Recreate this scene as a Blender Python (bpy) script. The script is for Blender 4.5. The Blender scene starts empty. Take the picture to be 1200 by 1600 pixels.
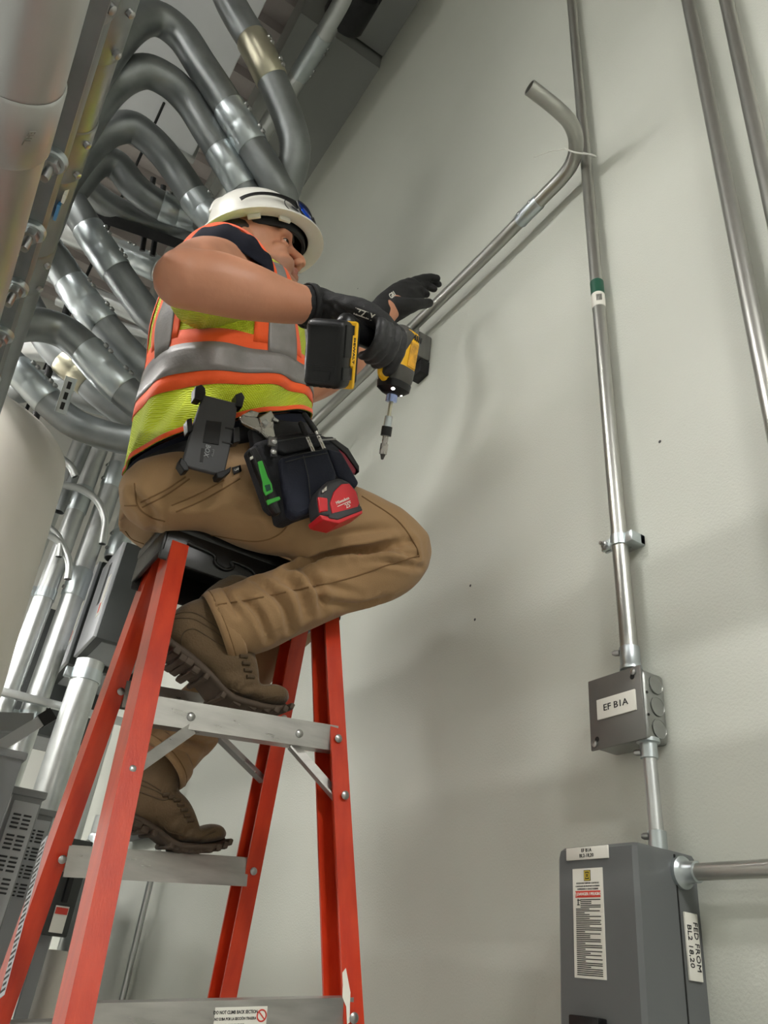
import bpy, bmesh, math, random
import numpy as np
from mathutils import Vector, Matrix
from mathutils.bvhtree import BVHTree

random.seed(4); np.random.seed(4)
scene = bpy.context.scene
COL = scene.collection
# ------------------------------------------------------------------ camera
HGT = 1.45                      # camera height above the floor; all coordinates below are relative to the camera
FPX = 1200.0                    # focal length in pixels of the 1200 x 1600 frame
def nrm(v):
    v = np.array(v, float); return v / np.linalg.norm(v)
_Z = nrm([245, 1950, -1200]); _Y = nrm([-860, -630, -1200]); _Y = nrm(_Y - _Z * (_Y @ _Z)); _X = np.cross(_Y, _Z)
ROT = np.array([_X, _Y, _Z])
cd = bpy.data.cameras.new('camera'); cam = bpy.data.objects.new('camera', cd); COL.objects.link(cam)
cd.sensor_fit = 'VERTICAL'; cd.sensor_height = 36; cd.lens = 36 * FPX / 1600; cd.clip_start = .02
cam.matrix_world = Matrix.Translation((0, 0, HGT)) @ Matrix(ROT.tolist()).to_4x4()
scene.camera = cam
# ------------------------------------------------------------------ world and exposure
scene.view_settings.view_transform = 'Standard'; scene.view_settings.look = 'None'
scene.view_settings.gamma = 1; scene.view_settings.use_curve_mapping = False
scene.view_settings.exposure = 0.44
world = bpy.data.worlds.new('world'); scene.world = world; world.use_nodes = True
world.node_tree.nodes['Background'].inputs[0].default_value = (.80, .85, .9, 1)
world.node_tree.nodes['Background'].inputs[1].default_value = .3
LAMP_POWER = 75.0               # emission of the ceiling strip lights

# ------------------------------------------------------------------ helpers
def at(px, py, X=None, Y=None, Z=None, d=None):
    r = ROT @ np.array([px - 600, 800 - py, -FPX])
    if X is not None: return r * X / r[0]
    if Y is not None: return r * Y / r[1]
    if Z is not None: return r * Z / r[2]
    return r * d / FPX
def A(*t): return [at(p[0], p[1], Y=p[2]) for p in t]
def lerp(a, b, t): return np.asarray(a) * (1 - t) + np.asarray(b) * t
def catmull(P, n=8, closed=False):
    P = np.array(P, float)
    if closed: Q = np.vstack([P[-1], P, P[0], P[1]])
    else: Q = np.vstack([2 * P[0] - P[1], P, 2 * P[-1] - P[-2]])
    out = []
    for i in range(1, len(Q) - 2):
        p0, p1, p2, p3 = Q[i - 1], Q[i], Q[i + 1], Q[i + 2]
        for k in range(n):
            t = k / n
            out.append(.5 * (2 * p1 + (p2 - p0) * t + (2 * p0 - 5 * p1 + 4 * p2 - p3) * t * t + (3 * p1 - p0 - 3 * p2 + p3) * t ** 3))
    if not closed: out.append(Q[-2])
    return np.array(out)
def frames(P, up=None, closed=False):
    P = np.array(P, float); n = len(P)
    T = np.zeros_like(P)
    if closed:
        T = np.roll(P, -1, 0) - np.roll(P, 1, 0)
    else:
        T[1:-1] = P[2:] - P[:-2]; T[0] = P[1] - P[0]; T[-1] = P[-1] - P[-2]
    T /= np.linalg.norm(T, axis=1)[:, None] + 1e-12
    if up is None: up = np.array([0, 0, 1.]) if abs(T[0][2]) < .9 else np.array([1., 0, 0])
    up = np.array(up, float)
    N = np.zeros_like(P); a = nrm(up - T[0] * (up @ T[0])); N[0] = a
    for i in range(1, n):
        a = N[i - 1] - T[i] * (N[i - 1] @ T[i]); N[i] = a / (np.linalg.norm(a) + 1e-12)
    return T, N, np.cross(T, N)

class Fr:                                     # local frame: origin and three axes
    def __init__(s, o, x, y, z=None):
        s.o = np.array(o, float); s.x = nrm(x); y = np.array(y, float); s.y = nrm(y - s.x * (s.x @ y))
        s.z = np.cross(s.x, s.y)
    def p(s, a, b, c=0): return s.o + s.x * a + s.y * b + s.z * c
    def arr(s, V): V = np.asarray(V, float); return s.o + V[:, :1] * s.x + V[:, 1:2] * s.y + V[:, 2:3] * s.z
WORLD = Fr((0, 0, 0), (1, 0, 0), (0, 1, 0))

_boxcache = {}
def bevbox(sx, sy, sz, bv, seg=2):
    k = (round(sx, 5), round(sy, 5), round(sz, 5), round(bv, 5), seg)
    if k not in _boxcache:
        bm = bmesh.new(); bmesh.ops.create_cube(bm, size=1)
        for v in bm.verts: v.co.x *= sx; v.co.y *= sy; v.co.z *= sz
        if bv > 0: bmesh.ops.bevel(bm, geom=bm.edges[:], offset=bv, segments=seg, profile=.5, affect='EDGES')
        bm.verts.index_update()
        _boxcache[k] = (np.array([v.co[:] for v in bm.verts]), [tuple(v.index for v in f.verts) for f in bm.faces]); bm.free()
    return _boxcache[k]

class MB:                                     # collects shapes of ONE mesh
    def __init__(s): s.v = []; s.f = []; s.n = 0
    def add(s, V, F):
        V = np.asarray(V, float); s.v.append(V); s.f += [tuple(i + s.n for i in f) for f in F]; s.n += len(V); return s
    def box(s, c, size, fr=WORLD, bv=0., seg=2):          # c in the frame's own coordinates
        V, F = bevbox(*size, min(bv, min(size) * .49), seg); return s.add(fr.arr(V + np.array(c)), F)
    def span(s, lo, hi, fr=WORLD, bv=0., seg=2):
        lo = np.array(lo, float); hi = np.array(hi, float); return s.box((lo + hi) / 2, tuple(np.abs(hi - lo)), fr, bv, seg)
    def sweep(s, P, sec, up=None, cap=True, closed=False, scale=None):   # sec: 2D polygon (n,2) or list of them
        T, N, B = frames(P, up, closed); m = len(P); V = []
        for i in range(m):
            q = np.asarray(sec[i] if isinstance(sec, list) else sec)
            V.append(np.asarray(P[i]) + q[:, :1] * N[i] + q[:, 1:2] * B[i])
        k = len(V[0]); F = []
        for i in range(m if closed else m - 1):
            j = (i + 1) % m
            for a in range(k):
                b = (a + 1) % k; F.append((i * k + a, i * k + b, j * k + b, j * k + a))
        if cap and not closed:
            F.append(tuple(range(k - 1, -1, -1))); F.append(tuple((m - 1) * k + a for a in range(k)))
        return s.add(np.vstack(V), F)
    def tube(s, P, r, n=20, cap=True, up=None, closed=False):
        a = np.arange(n) * 2 * math.pi / n; c = np.stack([np.cos(a), np.sin(a)], 1)
        R = np.broadcast_to(np.asarray(r, float), (len(P),)) if np.ndim(r) <= 1 else r
        return s.sweep(P, [c * x for x in R], up, cap, closed)
    def pipe(s, P, r, th=.003, n=24):                    # open-ended hollow pipe
        P = np.array(P, float); Q = np.vstack([P, P[::-1]])
        T, N, B = frames(P); a = np.arange(n) * 2 * math.pi / n; m = len(P); V = []
        for i in range(m): V.append(P[i] + np.cos(a)[:, None] * N[i] * r + np.sin(a)[:, None] * B[i] * r)
        for i in range(m - 1, -1, -1): V.append(P[i] + np.cos(a)[:, None] * N[i] * (r - th) + np.sin(a)[:, None] * B[i] * (r - th))
        F = []; M = 2 * m
        for i in range(M):
            j = (i + 1) % M
            for k in range(n): l = (k + 1) % n; F.append((i * n + k, i * n + l, j * n + l, j * n + k))
        return s.add(np.vstack(V), F)
    def cyl(s, p0, p1, r, r1=None, n=20):
        return s.tube([p0, p1], [r, r if r1 is None else r1], n)
    def lathe(s, o, ax, prof, n=28, up=None, sx=1., sy=1.):    # prof: list of (along axis, radius)
        ax = nrm(ax); P = [np.asarray(o) + ax * h for h, r in prof]
        up = up if up is not None else ((0, 0, 1) if abs(ax[2]) < .9 else (1, 0, 0))
        u = np.array(up, float); u = nrm(u - ax * (u @ ax)); w = np.cross(ax, u); a = np.arange(n) * 2 * math.pi / n; V = []; m = len(P)
        for p, (h, r) in zip(P, prof): V.append(p + np.cos(a)[:, None] * u * r * sx + np.sin(a)[:, None] * w * r * sy)
        F = [(i * n + k, i * n + (k + 1) % n, (i + 1) * n + (k + 1) % n, (i + 1) * n + k) for i in range(m - 1) for k in range(n)]
        if prof[0][1] > 1e-6: F.append(tuple(range(n - 1, -1, -1)))
        if prof[-1][1] > 1e-6: F.append(tuple((m - 1) * n + k for k in range(n)))
        return s.add(np.vstack(V), F)
    def ball(s, c, r, fr=WORLD, n=20, m=12):
        r = np.broadcast_to(np.asarray(r, float), (3,)); V = []
        for i in range(m + 1):
            t = math.pi * i / m
            for k in range(n): p = 2 * math.pi * k / n; V.append((math.sin(t) * math.cos(p), math.sin(t) * math.sin(p), math.cos(t)))
        V = np.array(V) * r; V = V @ np.array([fr.x, fr.y, fr.z]) + np.asarray(c)
        F = [(i * n + k, (i + 1) * n + k, (i + 1) * n + (k + 1) % n, i * n + (k + 1) % n) for i in range(m) for k in range(n)]
        return s.add(V, F)
    def limb(s, P, R, n=22, sub=6, up=None):             # closed tapering limb with rounded ends; R scalars or (ra, rb)
        R = np.array([(r, r) if np.isscalar(r) else r for r in R], float)
        Q = catmull(np.hstack([np.array(P, float), R]), sub); C = Q[:, :3]; R = np.maximum(Q[:, 3:], 1e-4)
        T, N, B = frames(C, up); a = np.arange(n) * 2 * math.pi / n
        rings = [(C[0] - T[0] * R[0].min() * math.cos(t), R[0] * math.sin(t), 0) for t in (.25, .6, 1.1)]
        rings += [(C[i], R[i], i) for i in range(len(C))]
        rings += [(C[-1] + T[-1] * R[-1].min() * math.cos(t), R[-1] * math.sin(t), len(C) - 1) for t in (1.1, .6, .25)]
        V = [c + np.cos(a)[:, None] * N[i] * r[0] + np.sin(a)[:, None] * B[i] * r[1] for c, r, i in rings]; m = len(V)
        F = [(i * n + k, i * n + (k + 1) % n, (i + 1) * n + (k + 1) % n, (i + 1) * n + k) for i in range(m - 1) for k in range(n)]
        F.append(tuple(range(n - 1, -1, -1))); F.append(tuple((m - 1) * n + k for k in range(n)))
        return s.add(np.vstack(V), F)
    def prism(s, poly, h0, h1, fr=WORLD):                # polygon in frame x, y extruded along z
        p = np.array(poly, float); n = len(p)
        V = np.vstack([np.hstack([p, np.full((n, 1), h0)]), np.hstack([p, np.full((n, 1), h1)])])
        F = [tuple(range(n - 1, -1, -1)), tuple(range(n, 2 * n))] + [(k, (k + 1) % n, n + (k + 1) % n, n + k) for k in range(n)]
        return s.add(fr.arr(V), F)
    def text(s, body, size, fr, c=(0, 0, 0), th=.0004, align='CENTER', sx=1., bold=0.):
        cu = bpy.data.curves.new('lettering', 'FONT'); cu.body = body; cu.size = size; cu.align_x = align; cu.align_y = 'CENTER'
        cu.extrude = th; cu.offset = bold; cu.resolution_u = 2
        o = bpy.data.objects.new('lettering', cu); me = bpy.data.meshes.new_from_object(o)
        V = np.array([v.co[:] for v in me.vertices]).reshape(-1, 3); F = [tuple(p.vertices) for p in me.polygons]
        bpy.data.objects.remove(o); bpy.data.curves.remove(cu); bpy.data.meshes.remove(me)
        if len(V): V[:, 0] *= sx; s.add(fr.arr(V + np.array(c)), F)
        return s
    def data(s): return np.vstack(s.v), s.f

WPOS = {}
def obj(name, mb, mat, parent=None, angle=.7, smooth=True, solid=None):
    V, F = mb.data() if isinstance(mb, MB) else mb
    V = np.asarray(V, float) + np.array([0, 0, HGT]); c = (V.min(0) + V.max(0)) / 2
    if parent is None: c = np.array([c[0], c[1], V[:, 2].min()])
    me = bpy.data.meshes.new(name); me.from_pydata((V - c).tolist(), [], [list(map(int, f)) for f in F]); me.update()
    if isinstance(mat, (list, tuple)):
        for m in mat: me.materials.append(m)
    else: me.materials.append(mat)
    if smooth:
        me.shade_smooth()
        if angle: me.set_sharp_from_angle(angle=angle)
    o = bpy.data.objects.new(name, me); COL.objects.link(o)
    base = np.zeros(3)
    if parent is not None: o.parent = parent; base = WPOS[parent.name]
    o.location = (c - base).tolist(); WPOS[o.name] = c
    if solid: m = o.modifiers.new('thickness', 'SOLIDIFY'); m.thickness = solid; m.offset = 0
    return o
def thing(name, loc, label, cat, group=None):
    o = bpy.data.objects.new(name, None); COL.objects.link(o); o.empty_display_size = .05
    p = np.array(loc, float) + np.array([0, 0, HGT]); o.location = p.tolist(); WPOS[o.name] = p
    return tag(o, label, cat, group)
def tag(o, label=None, cat=None, group=None, kind=None):
    if label: o['label'] = label
    if cat: o['category'] = cat
    if group: o['group'] = group
    if kind: o['kind'] = kind
    return o
def struct(name, mb, mat, label=None, **k):
    o = obj(name, mb, mat, **k); tag(o, label, kind='structure'); return o

# ------------------------------------------------------------------ materials
MATS = {}
def mat(name, col, rough=.5, metal=0., var=.12, vscale=6., bump=0., bscale=60., spec=.5, col2=None, stretch=(1, 1, 1), coat=0., rvar=0., emit=0., detail=4., trans=0., sheen=0., pattern='noise', sss=0.):
    m = bpy.data.materials.new(name); m.use_nodes = True; nt = m.node_tree; N = nt.nodes; L = nt.links; b = N['Principled BSDF']
    col = tuple(col) + (1,); b.inputs['Roughness'].default_value = rough; b.inputs['Metallic'].default_value = metal
    b.inputs['Specular IOR Level'].default_value = spec; b.inputs['Coat Weight'].default_value = coat; b.inputs['Coat Roughness'].default_value = .15
    b.inputs['Sheen Weight'].default_value = sheen
    if sss: b.inputs['Subsurface Weight'].default_value = sss; b.inputs['Subsurface Radius'].default_value = (.01, .004, .002)
    b.inputs['Transmission Weight'].default_value = trans
    if emit: b.inputs['Emission Color'].default_value = col; b.inputs['Emission Strength'].default_value = emit
    tc = N.new('ShaderNodeTexCoord'); mp = N.new('ShaderNodeMapping'); mp.inputs['Scale'].default_value = stretch; L.new(tc.outputs['Object'], mp.inputs[0])
    nz = N.new('ShaderNodeTexNoise'); nz.inputs['Scale'].default_value = vscale; nz.inputs['Detail'].default_value = detail; L.new(mp.outputs[0], nz.inputs['Vector'])
    rp = N.new('ShaderNodeValToRGB'); c2 = tuple(col2) + (1,) if col2 else tuple(min(1, x * (1 + var)) for x in col[:3]) + (1,)
    c1 = col if col2 else tuple(x * (1 - var) for x in col[:3]) + (1,)
    rp.color_ramp.elements[0].color = c1; rp.color_ramp.elements[1].color = c2; rp.color_ramp.elements[0].position = .32; rp.color_ramp.elements[1].position = .68
    L.new(nz.outputs['Fac'], rp.inputs[0]); L.new(rp.outputs[0], b.inputs['Base Color'])
    if rvar:
        mr = N.new('ShaderNodeMapRange'); mr.inputs['To Min'].default_value = max(.02, rough - rvar); mr.inputs['To Max'].default_value = rough + rvar
        mr.inputs['From Min'].default_value = .3; mr.inputs['From Max'].default_value = .7
        L.new(nz.outputs['Fac'], mr.inputs['Value']); L.new(mr.outputs[0], b.inputs['Roughness'])
    if bump:
        if pattern == 'mesh':
            sx = N.new('ShaderNodeSeparateXYZ'); L.new(tc.outputs['Object'], sx.inputs[0]); ad = N.new('ShaderNodeMath'); ad.operation = 'ADD'; L.new(sx.outputs[0], ad.inputs[0]); L.new(sx.outputs[1], ad.inputs[1]); sn = []
            for q in (ad.outputs[0], sx.outputs[2]):
                m1 = N.new('ShaderNodeMath'); m1.operation = 'MULTIPLY'; m1.inputs[1].default_value = bscale; L.new(q, m1.inputs[0]); m2 = N.new('ShaderNodeMath'); m2.operation = 'SINE'; L.new(m1.outputs[0], m2.inputs[0]); sn.append(m2.outputs[0])
            m3 = N.new('ShaderNodeMath'); m3.operation = 'MULTIPLY'; L.new(sn[0], m3.inputs[0]); L.new(sn[1], m3.inputs[1]); src = m3.outputs[0]
        elif pattern == 'weave':
            bz = N.new('ShaderNodeTexWave'); bz.inputs['Scale'].default_value = bscale; bz.inputs['Distortion'].default_value = 1.5; src = bz.outputs['Fac']; L.new(tc.outputs['Object'], bz.inputs['Vector'])
        else:
            bz = N.new('ShaderNodeTexNoise'); bz.inputs['Scale'].default_value = bscale; bz.inputs['Detail'].default_value = 3; src = bz.outputs['Fac']; L.new(mp.outputs[0], bz.inputs['Vector'])
        bp = N.new('ShaderNodeBump'); bp.inputs['Strength'].default_value = bump; bp.inputs['Distance'].default_value = .002
        L.new(src, bp.inputs['Height']); L.new(bp.outputs[0], b.inputs['Normal'])
    MATS[name] = m; return m
def srgb(r, g, b): return tuple((x / 255 / 12.92) if x / 255 <= .04045 else ((x / 255 + .055) / 1.055) ** 2.4 for x in (r, g, b))

M_wall = mat('wall_paint', srgb(205, 207, 197), .55, var=.02, vscale=2, bump=.35, bscale=220)
M_wallfar = mat('far_wall_paint', srgb(214, 214, 208), .6, var=.03, vscale=2, bump=.2, bscale=160)
M_floor = mat('concrete_floor', srgb(150, 150, 146), .45, var=.15, vscale=3, bump=.1, bscale=40)
M_deck = mat('ceiling_deck_paint', srgb(178, 170, 166), .6, var=.05, vscale=3)
M_soffit = mat('soffit_paint', srgb(150, 152, 148), .6, var=.03, vscale=2)
M_duct = mat('duct_sheet', srgb(215, 217, 220), .55, .1, var=.03, vscale=2)
M_galv = mat('galvanized_conduit', srgb(138, 142, 142), .42, .85, var=.14, vscale=11, bump=.03, bscale=90, rvar=.06)
M_galvb = mat('bright_conduit', srgb(196, 199, 198), .36, .88, var=.07, vscale=14, bump=.02, bscale=120, rvar=.04)
M_emt = mat('emt_conduit', srgb(176, 176, 170), .34, .9, var=.03, vscale=25)
M_zinc = mat('zinc_coupling', srgb(190, 198, 200), .33, .9, var=.03, vscale=20)
M_brass = mat('yellow_zinc', srgb(190, 186, 164), .33, .9, var=.03, vscale=20)
M_steel = mat('steel_bolt', srgb(170, 170, 168), .3, .95, var=.15, vscale=60)
M_box = mat('galvanized_box', srgb(150, 152, 148), .40, .8, var=.15, vscale=14, rvar=.08)
M_boxd = mat('dull_steel_box', srgb(96, 98, 96), .5, .6, var=.1, vscale=14)
M_cover = mat('box_cover', srgb(122, 121, 118), .40, .5, var=.08, vscale=10, rvar=.06)
M_encl = mat('enclosure_grey', srgb(98, 101, 101), .38, var=.03, vscale=5, bump=.04, bscale=300)
M_gear = mat('gear_grey', srgb(142, 144, 146), .5, var=.05, vscale=5)
M_gearl = mat('gear_light_grey', srgb(188, 190, 194), .45, var=.05, vscale=5)
M_dark = mat('dark_enclosure', srgb(58, 61, 60), .5, var=.06, vscale=5)
M_black = mat('black_plastic', srgb(15, 15, 16), .38, var=.25, vscale=20, bump=.05, bscale=200, spec=.4)
M_rubber = mat('black_rubber', srgb(14, 14, 15), .6, var=.2, vscale=30)
M_rod = mat('black_rod', srgb(36, 36, 37), .5, .4, var=.2, vscale=30)
M_label = mat('label_white', srgb(228, 226, 216), .4, var=.02)
M_ink = mat('label_ink', srgb(25, 25, 25), .6, var=.02)
M_red = mat('label_red', srgb(205, 60, 45), .5, var=.04)
M_yellowink = mat('label_yellow', srgb(215, 190, 60), .5, var=.03)
M_green = mat('tag_green', srgb(22, 82, 62), .5, var=.06)
M_blue = mat('sticker_blue', srgb(70, 130, 180), .5, var=.06)
M_fiber = mat('orange_fibreglass', srgb(186, 46, 18), .32, var=.16, vscale=8, bump=.12, bscale=70, coat=.25, col2=srgb(204, 62, 28), stretch=(6, 6, .6))
M_alu = mat('ladder_aluminium', srgb(172, 170, 166), .36, .8, var=.12, vscale=14, rvar=.1, stretch=(1, 5, 5))
M_cap = mat('ladder_cap_plastic', srgb(20, 20, 20), .36, var=.3, vscale=30, bump=.25, bscale=70)
M_paint = mat('white_paint_splash', srgb(230, 226, 215), .5, var=.03)
M_tank = mat('white_tank', srgb(232, 226, 216), .45, var=.02)
M_skin = mat('skin', srgb(196, 136, 106), .46, var=.10, vscale=14, bump=.18, bscale=110, sss=.08, col2=srgb(206, 146, 116))
M_lip = mat('lips', srgb(150, 88, 76), .4, var=.06)
M_hair = mat('dark_hair', srgb(38, 28, 22), .6, var=.2)
M_eyew = mat('eye_white', srgb(225, 215, 205), .2, var=.02)
M_iris = mat('iris', srgb(30, 20, 14), .15, var=.1)
M_lime = mat('hi_vis_lime', srgb(208, 224, 20), .75, var=.05, vscale=8, bump=.8, bscale=1050, pattern='mesh', sheen=.2)
M_orange = mat('hi_vis_orange', srgb(255, 92, 22), .7, var=.05, vscale=12, bump=.3, bscale=500, sheen=.2)
M_silver = mat('reflective_tape', srgb(132, 128, 126), .45, .15, var=.14, vscale=22, bump=.3, bscale=160)
M_navy = mat('navy_shirt', srgb(24, 26, 38), .85, var=.15, vscale=12, bump=.25, bscale=300, spec=.2)
M_belt = mat('belt_black', srgb(24, 24, 28), .65, var=.2, vscale=20, bump=.2, bscale=300)
M_khaki = mat('khaki_canvas', srgb(152, 120, 82), .85, var=.07, vscale=7, bump=.35, bscale=600, col2=srgb(160, 128, 90), sheen=.15)
M_khakis = mat('khaki_stitch', srgb(118, 88, 54), .85, var=.06)
M_boot = mat('coyote_suede', srgb(94, 74, 48), .85, var=.12, vscale=12, bump=.5, bscale=260, sheen=.2)
M_bootd = mat('coyote_nylon', srgb(80, 64, 44), .8, var=.1, vscale=20, bump=.4, bscale=300, pattern='weave')
M_sole = mat('brown_rubber_sole', srgb(74, 60, 47), .7, var=.12, vscale=18, bump=.2, bscale=120)
M_glove = mat('glove_knit', srgb(22, 22, 23), .75, var=.2, vscale=30, bump=.4, bscale=420)
M_palm = mat('glove_coating', srgb(40, 40, 42), .5, var=.2, vscale=30, bump=.3, bscale=260)
M_hat = mat('white_hard_hat', srgb(232, 230, 222), .32, var=.015, coat=.2)
M_susp = mat('hat_suspension', srgb(22, 23, 26), .7, var=.15)
M_lens = mat('blue_mirror_lens', srgb(20, 70, 190), .08, .85, var=.3, vscale=8)
M_tool = mat('tool_yellow', srgb(236, 180, 18), .42, var=.05, vscale=12)
M_toolg = mat('tool_grey', srgb(74, 72, 68), .45, .3, var=.15, vscale=20)
M_led = mat('work_light', (1., .97, .9), .3, emit=4.)
M_chrome = mat('chrome_tool', srgb(176, 172, 166), .24, .95, var=.1, vscale=30, rvar=.08)
M_case = mat('phone_case', srgb(62, 63, 65), .5, var=.1, vscale=12, bump=.1, bscale=200)
M_pouch = mat('pouch_canvas', srgb(26, 27, 32), .8, var=.25, vscale=14, bump=.5, bscale=220)
M_navyp = mat('pouch_navy', srgb(24, 29, 46), .8, var=.2, vscale=14, bump=.5, bscale=220)
M_lgreen = mat('knife_green', srgb(70, 190, 70), .45, var=.05)
M_tred = mat('tape_red', srgb(196, 26, 36), .38, var=.06)
M_tgrey = mat('tape_grey', srgb(44, 44, 46), .55, var=.12)
M_slot = mat('louvre_slot', srgb(52, 53, 55), .6, var=.05)
M_brushed = mat('brushed_conduit', srgb(196, 198, 196), .38, .8, var=.06, vscale=20, bump=.04, bscale=200, stretch=(1, .1, 1))
M_zip = mat('zip_tie', srgb(235, 235, 228), .4, var=.02)
M_lamp = mat('lamp_lens', (1., .985, .955), .5, emit=LAMP_POWER)
# ------------------------------------------------------------------ the room
ZF = -HGT; ZC = 5.75
def panel(name, lo, hi, m, label): return struct(name, MB().span(lo, hi), m, label)
panel('floor', (-5, -4, ZF - .1), (1.2, 7.2, ZF), M_floor, 'smooth grey concrete floor of the electrical room')
panel('wall_right', (1.0, -4, ZF), (1.2, 7.0, ZC), M_wall, 'pale grey-green painted wall beside the ladder')
panel('wall_far', (-5, 7.0, ZF), (1.2, 7.2, ZC), M_wallfar, 'off-white end wall behind the electrical gear')
panel('wall_left', (-5.2, -4, ZF), (-5, 7.2, ZC), M_wallfar, 'off-white wall on the far side of the room')
panel('wall_back', (-5.2, -4.2, ZF), (1.2, -4, ZC), M_wallfar, 'off-white wall behind the photographer')
ceil = struct('ceiling', MB().span((-5.2, -4.2, ZC), (1.2, 7.2, ZC + .1)), M_deck, 'painted corrugated metal deck ceiling')
for k in range(38):                                                   # deck ribs run across the room
    y = -1.2 + k * .22
    obj('deck_rib', MB().prism([(-.06, 0), (.06, 0), (.04, -.075), (-.04, -.075)], -5.0, 1.0, Fr((0, y, ZC), (0, 1, 0), (0, 0, 1))), M_deck, ceil)
# soffit box above the wall, with a joint where the nearer piece starts
struct('trim_1', MB().span((.42, 2.62, 5.05), (1.0, 7.0, ZC - .08)), M_soffit, 'dark grey boxed soffit running along the top of the wall')
struct('trim_2', MB().span((.56, -1.0, 5.16), (1.0, 2.60, ZC - .08)), M_soffit, 'lighter grey soffit section nearest the camera')
# steel joist and ducts under the ceiling
j = thing('roof_beam', (-.1, 3.6, ZC - .5), 'painted steel beam crossing under the ceiling deck', 'beam')
for z0, z1 in ((ZC - .10, ZC - .078), (ZC - .42, ZC - .398)):
    obj('flange', MB().span((-5, 5.35, z0), (.42, 5.55, z1)), M_deck, j)
obj('web', MB().span((-5, 5.44, ZC - .40), (.42, 5.46, ZC - .10)), M_deck, j)
dk = thing('air_duct', (-.6, 2.6, 3.6), 'large pale sheet-metal air duct above the curved conduits', 'duct')
obj('duct_shell', MB().span((-.95, .6, 4.30), (.18, 3.42, 4.85), bv=.01), M_duct, dk)
for y in (.6, 1.9, 3.39): obj('joint_flange', MB().span((-.97, y, 4.28), (.20, y + .04, 4.87), bv=.004), M_galvb, dk)

# strip lights hung in two rows on the room side (above and left of the picture)
n = 0
for x, ys, zl in ((-1.1, (1.5, 3.1, 5.4), (2.45, 1.75, 1.9)), (.12, (-2.6, -.9), (2.5, 1.75)), (-3.4, (-2.0, .9, 3.8), (3.2, 3.2, 3.2))):
    for y, z in zip(ys, zl):
        hl_ = .32 if abs(y + .9) < .01 else .61; n += 1; t = thing('strip_light', (x, y, z), 'hanging white strip light, %s of the %s row' % (('first', 'second', 'third', 'fourth')[ys.index(y)], 'rearmost' if x > -1 else 'nearer' if x > -2 else 'farther'), 'light', 'strip lights hung over the room')
        obj('housing', MB().span((x - .09, y - hl_ - .01, z + .02), (x + .09, y + hl_ + .01, z + .10), bv=.01), M_hat, t)
        obj('lens', MB().span((x - .06, y - hl_, z - .005), (x + .06, y + hl_, z + .02), bv=.008), M_lamp, t)
        for s in (-hl_ * .8, hl_ * .8): obj('hanger', MB().cyl((x, y + s, z + .10), (x, y + s, ZC), .004, n=8), M_steel, t)
# ------------------------------------------------------------------ conduits and boxes on the right wall
def screw(mb, p, ax, r=.004, h=.003): mb.lathe(p, ax, [(0, r), (h * .6, r), (h, r * .55)], n=12); return mb
def straight(p0, p1, n=2): return [lerp(p0, p1, k / (n - 1)) for k in range(n)]
GRP_E = 'bare metal conduits strapped upright to the wall'
# the tagged conduit running up from the junction box
a0 = at(986, 1044, X=.972); a1 = at(893, 0, X=.972); a1 = a0 + (a1 - a0) * 1.25
t = thing('wall_conduit', a0, 'thin upright conduit with green tag rising from the small junction box', 'conduit', GRP_E)
pa = obj('pipe', MB().pipe(straight(a0, a1, 12), .0150), M_emt, t)
u = nrm(a1 - a0)
def along(py0, guess=(925, 450)):                                     # point of the tagged conduit nearest to an image height
    best = min((abs((ROT.T @ (a0 + (a1 - a0) * s))[1] / -(ROT.T @ (a0 + (a1 - a0) * s))[2] * FPX - (800 - py0)), s) for s in np.linspace(0, 1, 600))
    return a0 + (a1 - a0) * best[1]
tg0, tg1, tg2 = along(442), along(463), along(484)
obj('green_sticker', MB().tube([tg0, tg1], .0156, 24, cap=False), M_green, t)
obj('barcode_sticker', MB().tube([tg1, tg2], .0156, 24, cap=False), M_label, t)
side = nrm(np.cross(u, (-.75, -.66, 0)))
fr = Fr(lerp(tg1, tg2, .5) + nrm(np.array([-.62, -.78, 0])) * .0158, -side if side[1] > 0 else side, u)
mb = MB()
for k in range(7): mb.box((-.006 + k * .0018, .002, 0), (.0008 if k % 2 else .0012, .020, .0006), fr)
obj('barcode', mb, M_ink, t)
# coupling at the box
obj('connector', MB().lathe(a0 - u * .004, u, [(0, .0185), (.006, .0185), (.008, .017), (.040, .017), (.041, .0155)], 24), M_zinc, t)
mb = MB(); screw(mb, a0 + u * .028 + np.array([-.010, .014, 0]), (-.5, .86, 0), .0055, .012); obj('set_screw', mb, M_steel, t)
# strap with bolt
sp = along(848)
t2 = thing('conduit_strap', sp, 'zinc strut strap with bolt clamping the tagged conduit', 'strap')
fr = Fr(sp, (0, -1, 0), (0, 0, 1))
obj('band', MB().pipe([sp - u * .011, sp + u * .011], .0175, .0022), M_zinc, t2)
obj('foot_plate', MB().span((.012, -.011, -.030), (.034, .011, .006), fr, .002), M_zinc, t2)
obj('bolt_ear', MB().span((-.036, -.010, -.004), (-.014, .010, .001), fr, .001).span((-.036, -.010, .005), (-.014, .010, .010), fr, .001), M_zinc, t2)
mb = MB().cyl(fr.p(-.026, 0, -.012), fr.p(-.026, 0, .024), .0035, n=12); mb.lathe(fr.p(-.026, 0, .010), fr.z, [(0, .0075), (.005, .0075), (.006, .006)], 6); obj('bolt', mb, M_steel, t2)
obj('strut_base', MB().span((-.03, -.010, -.030), (.034, .010, -.0175), fr, .001), M_galvb, t2)

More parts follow.
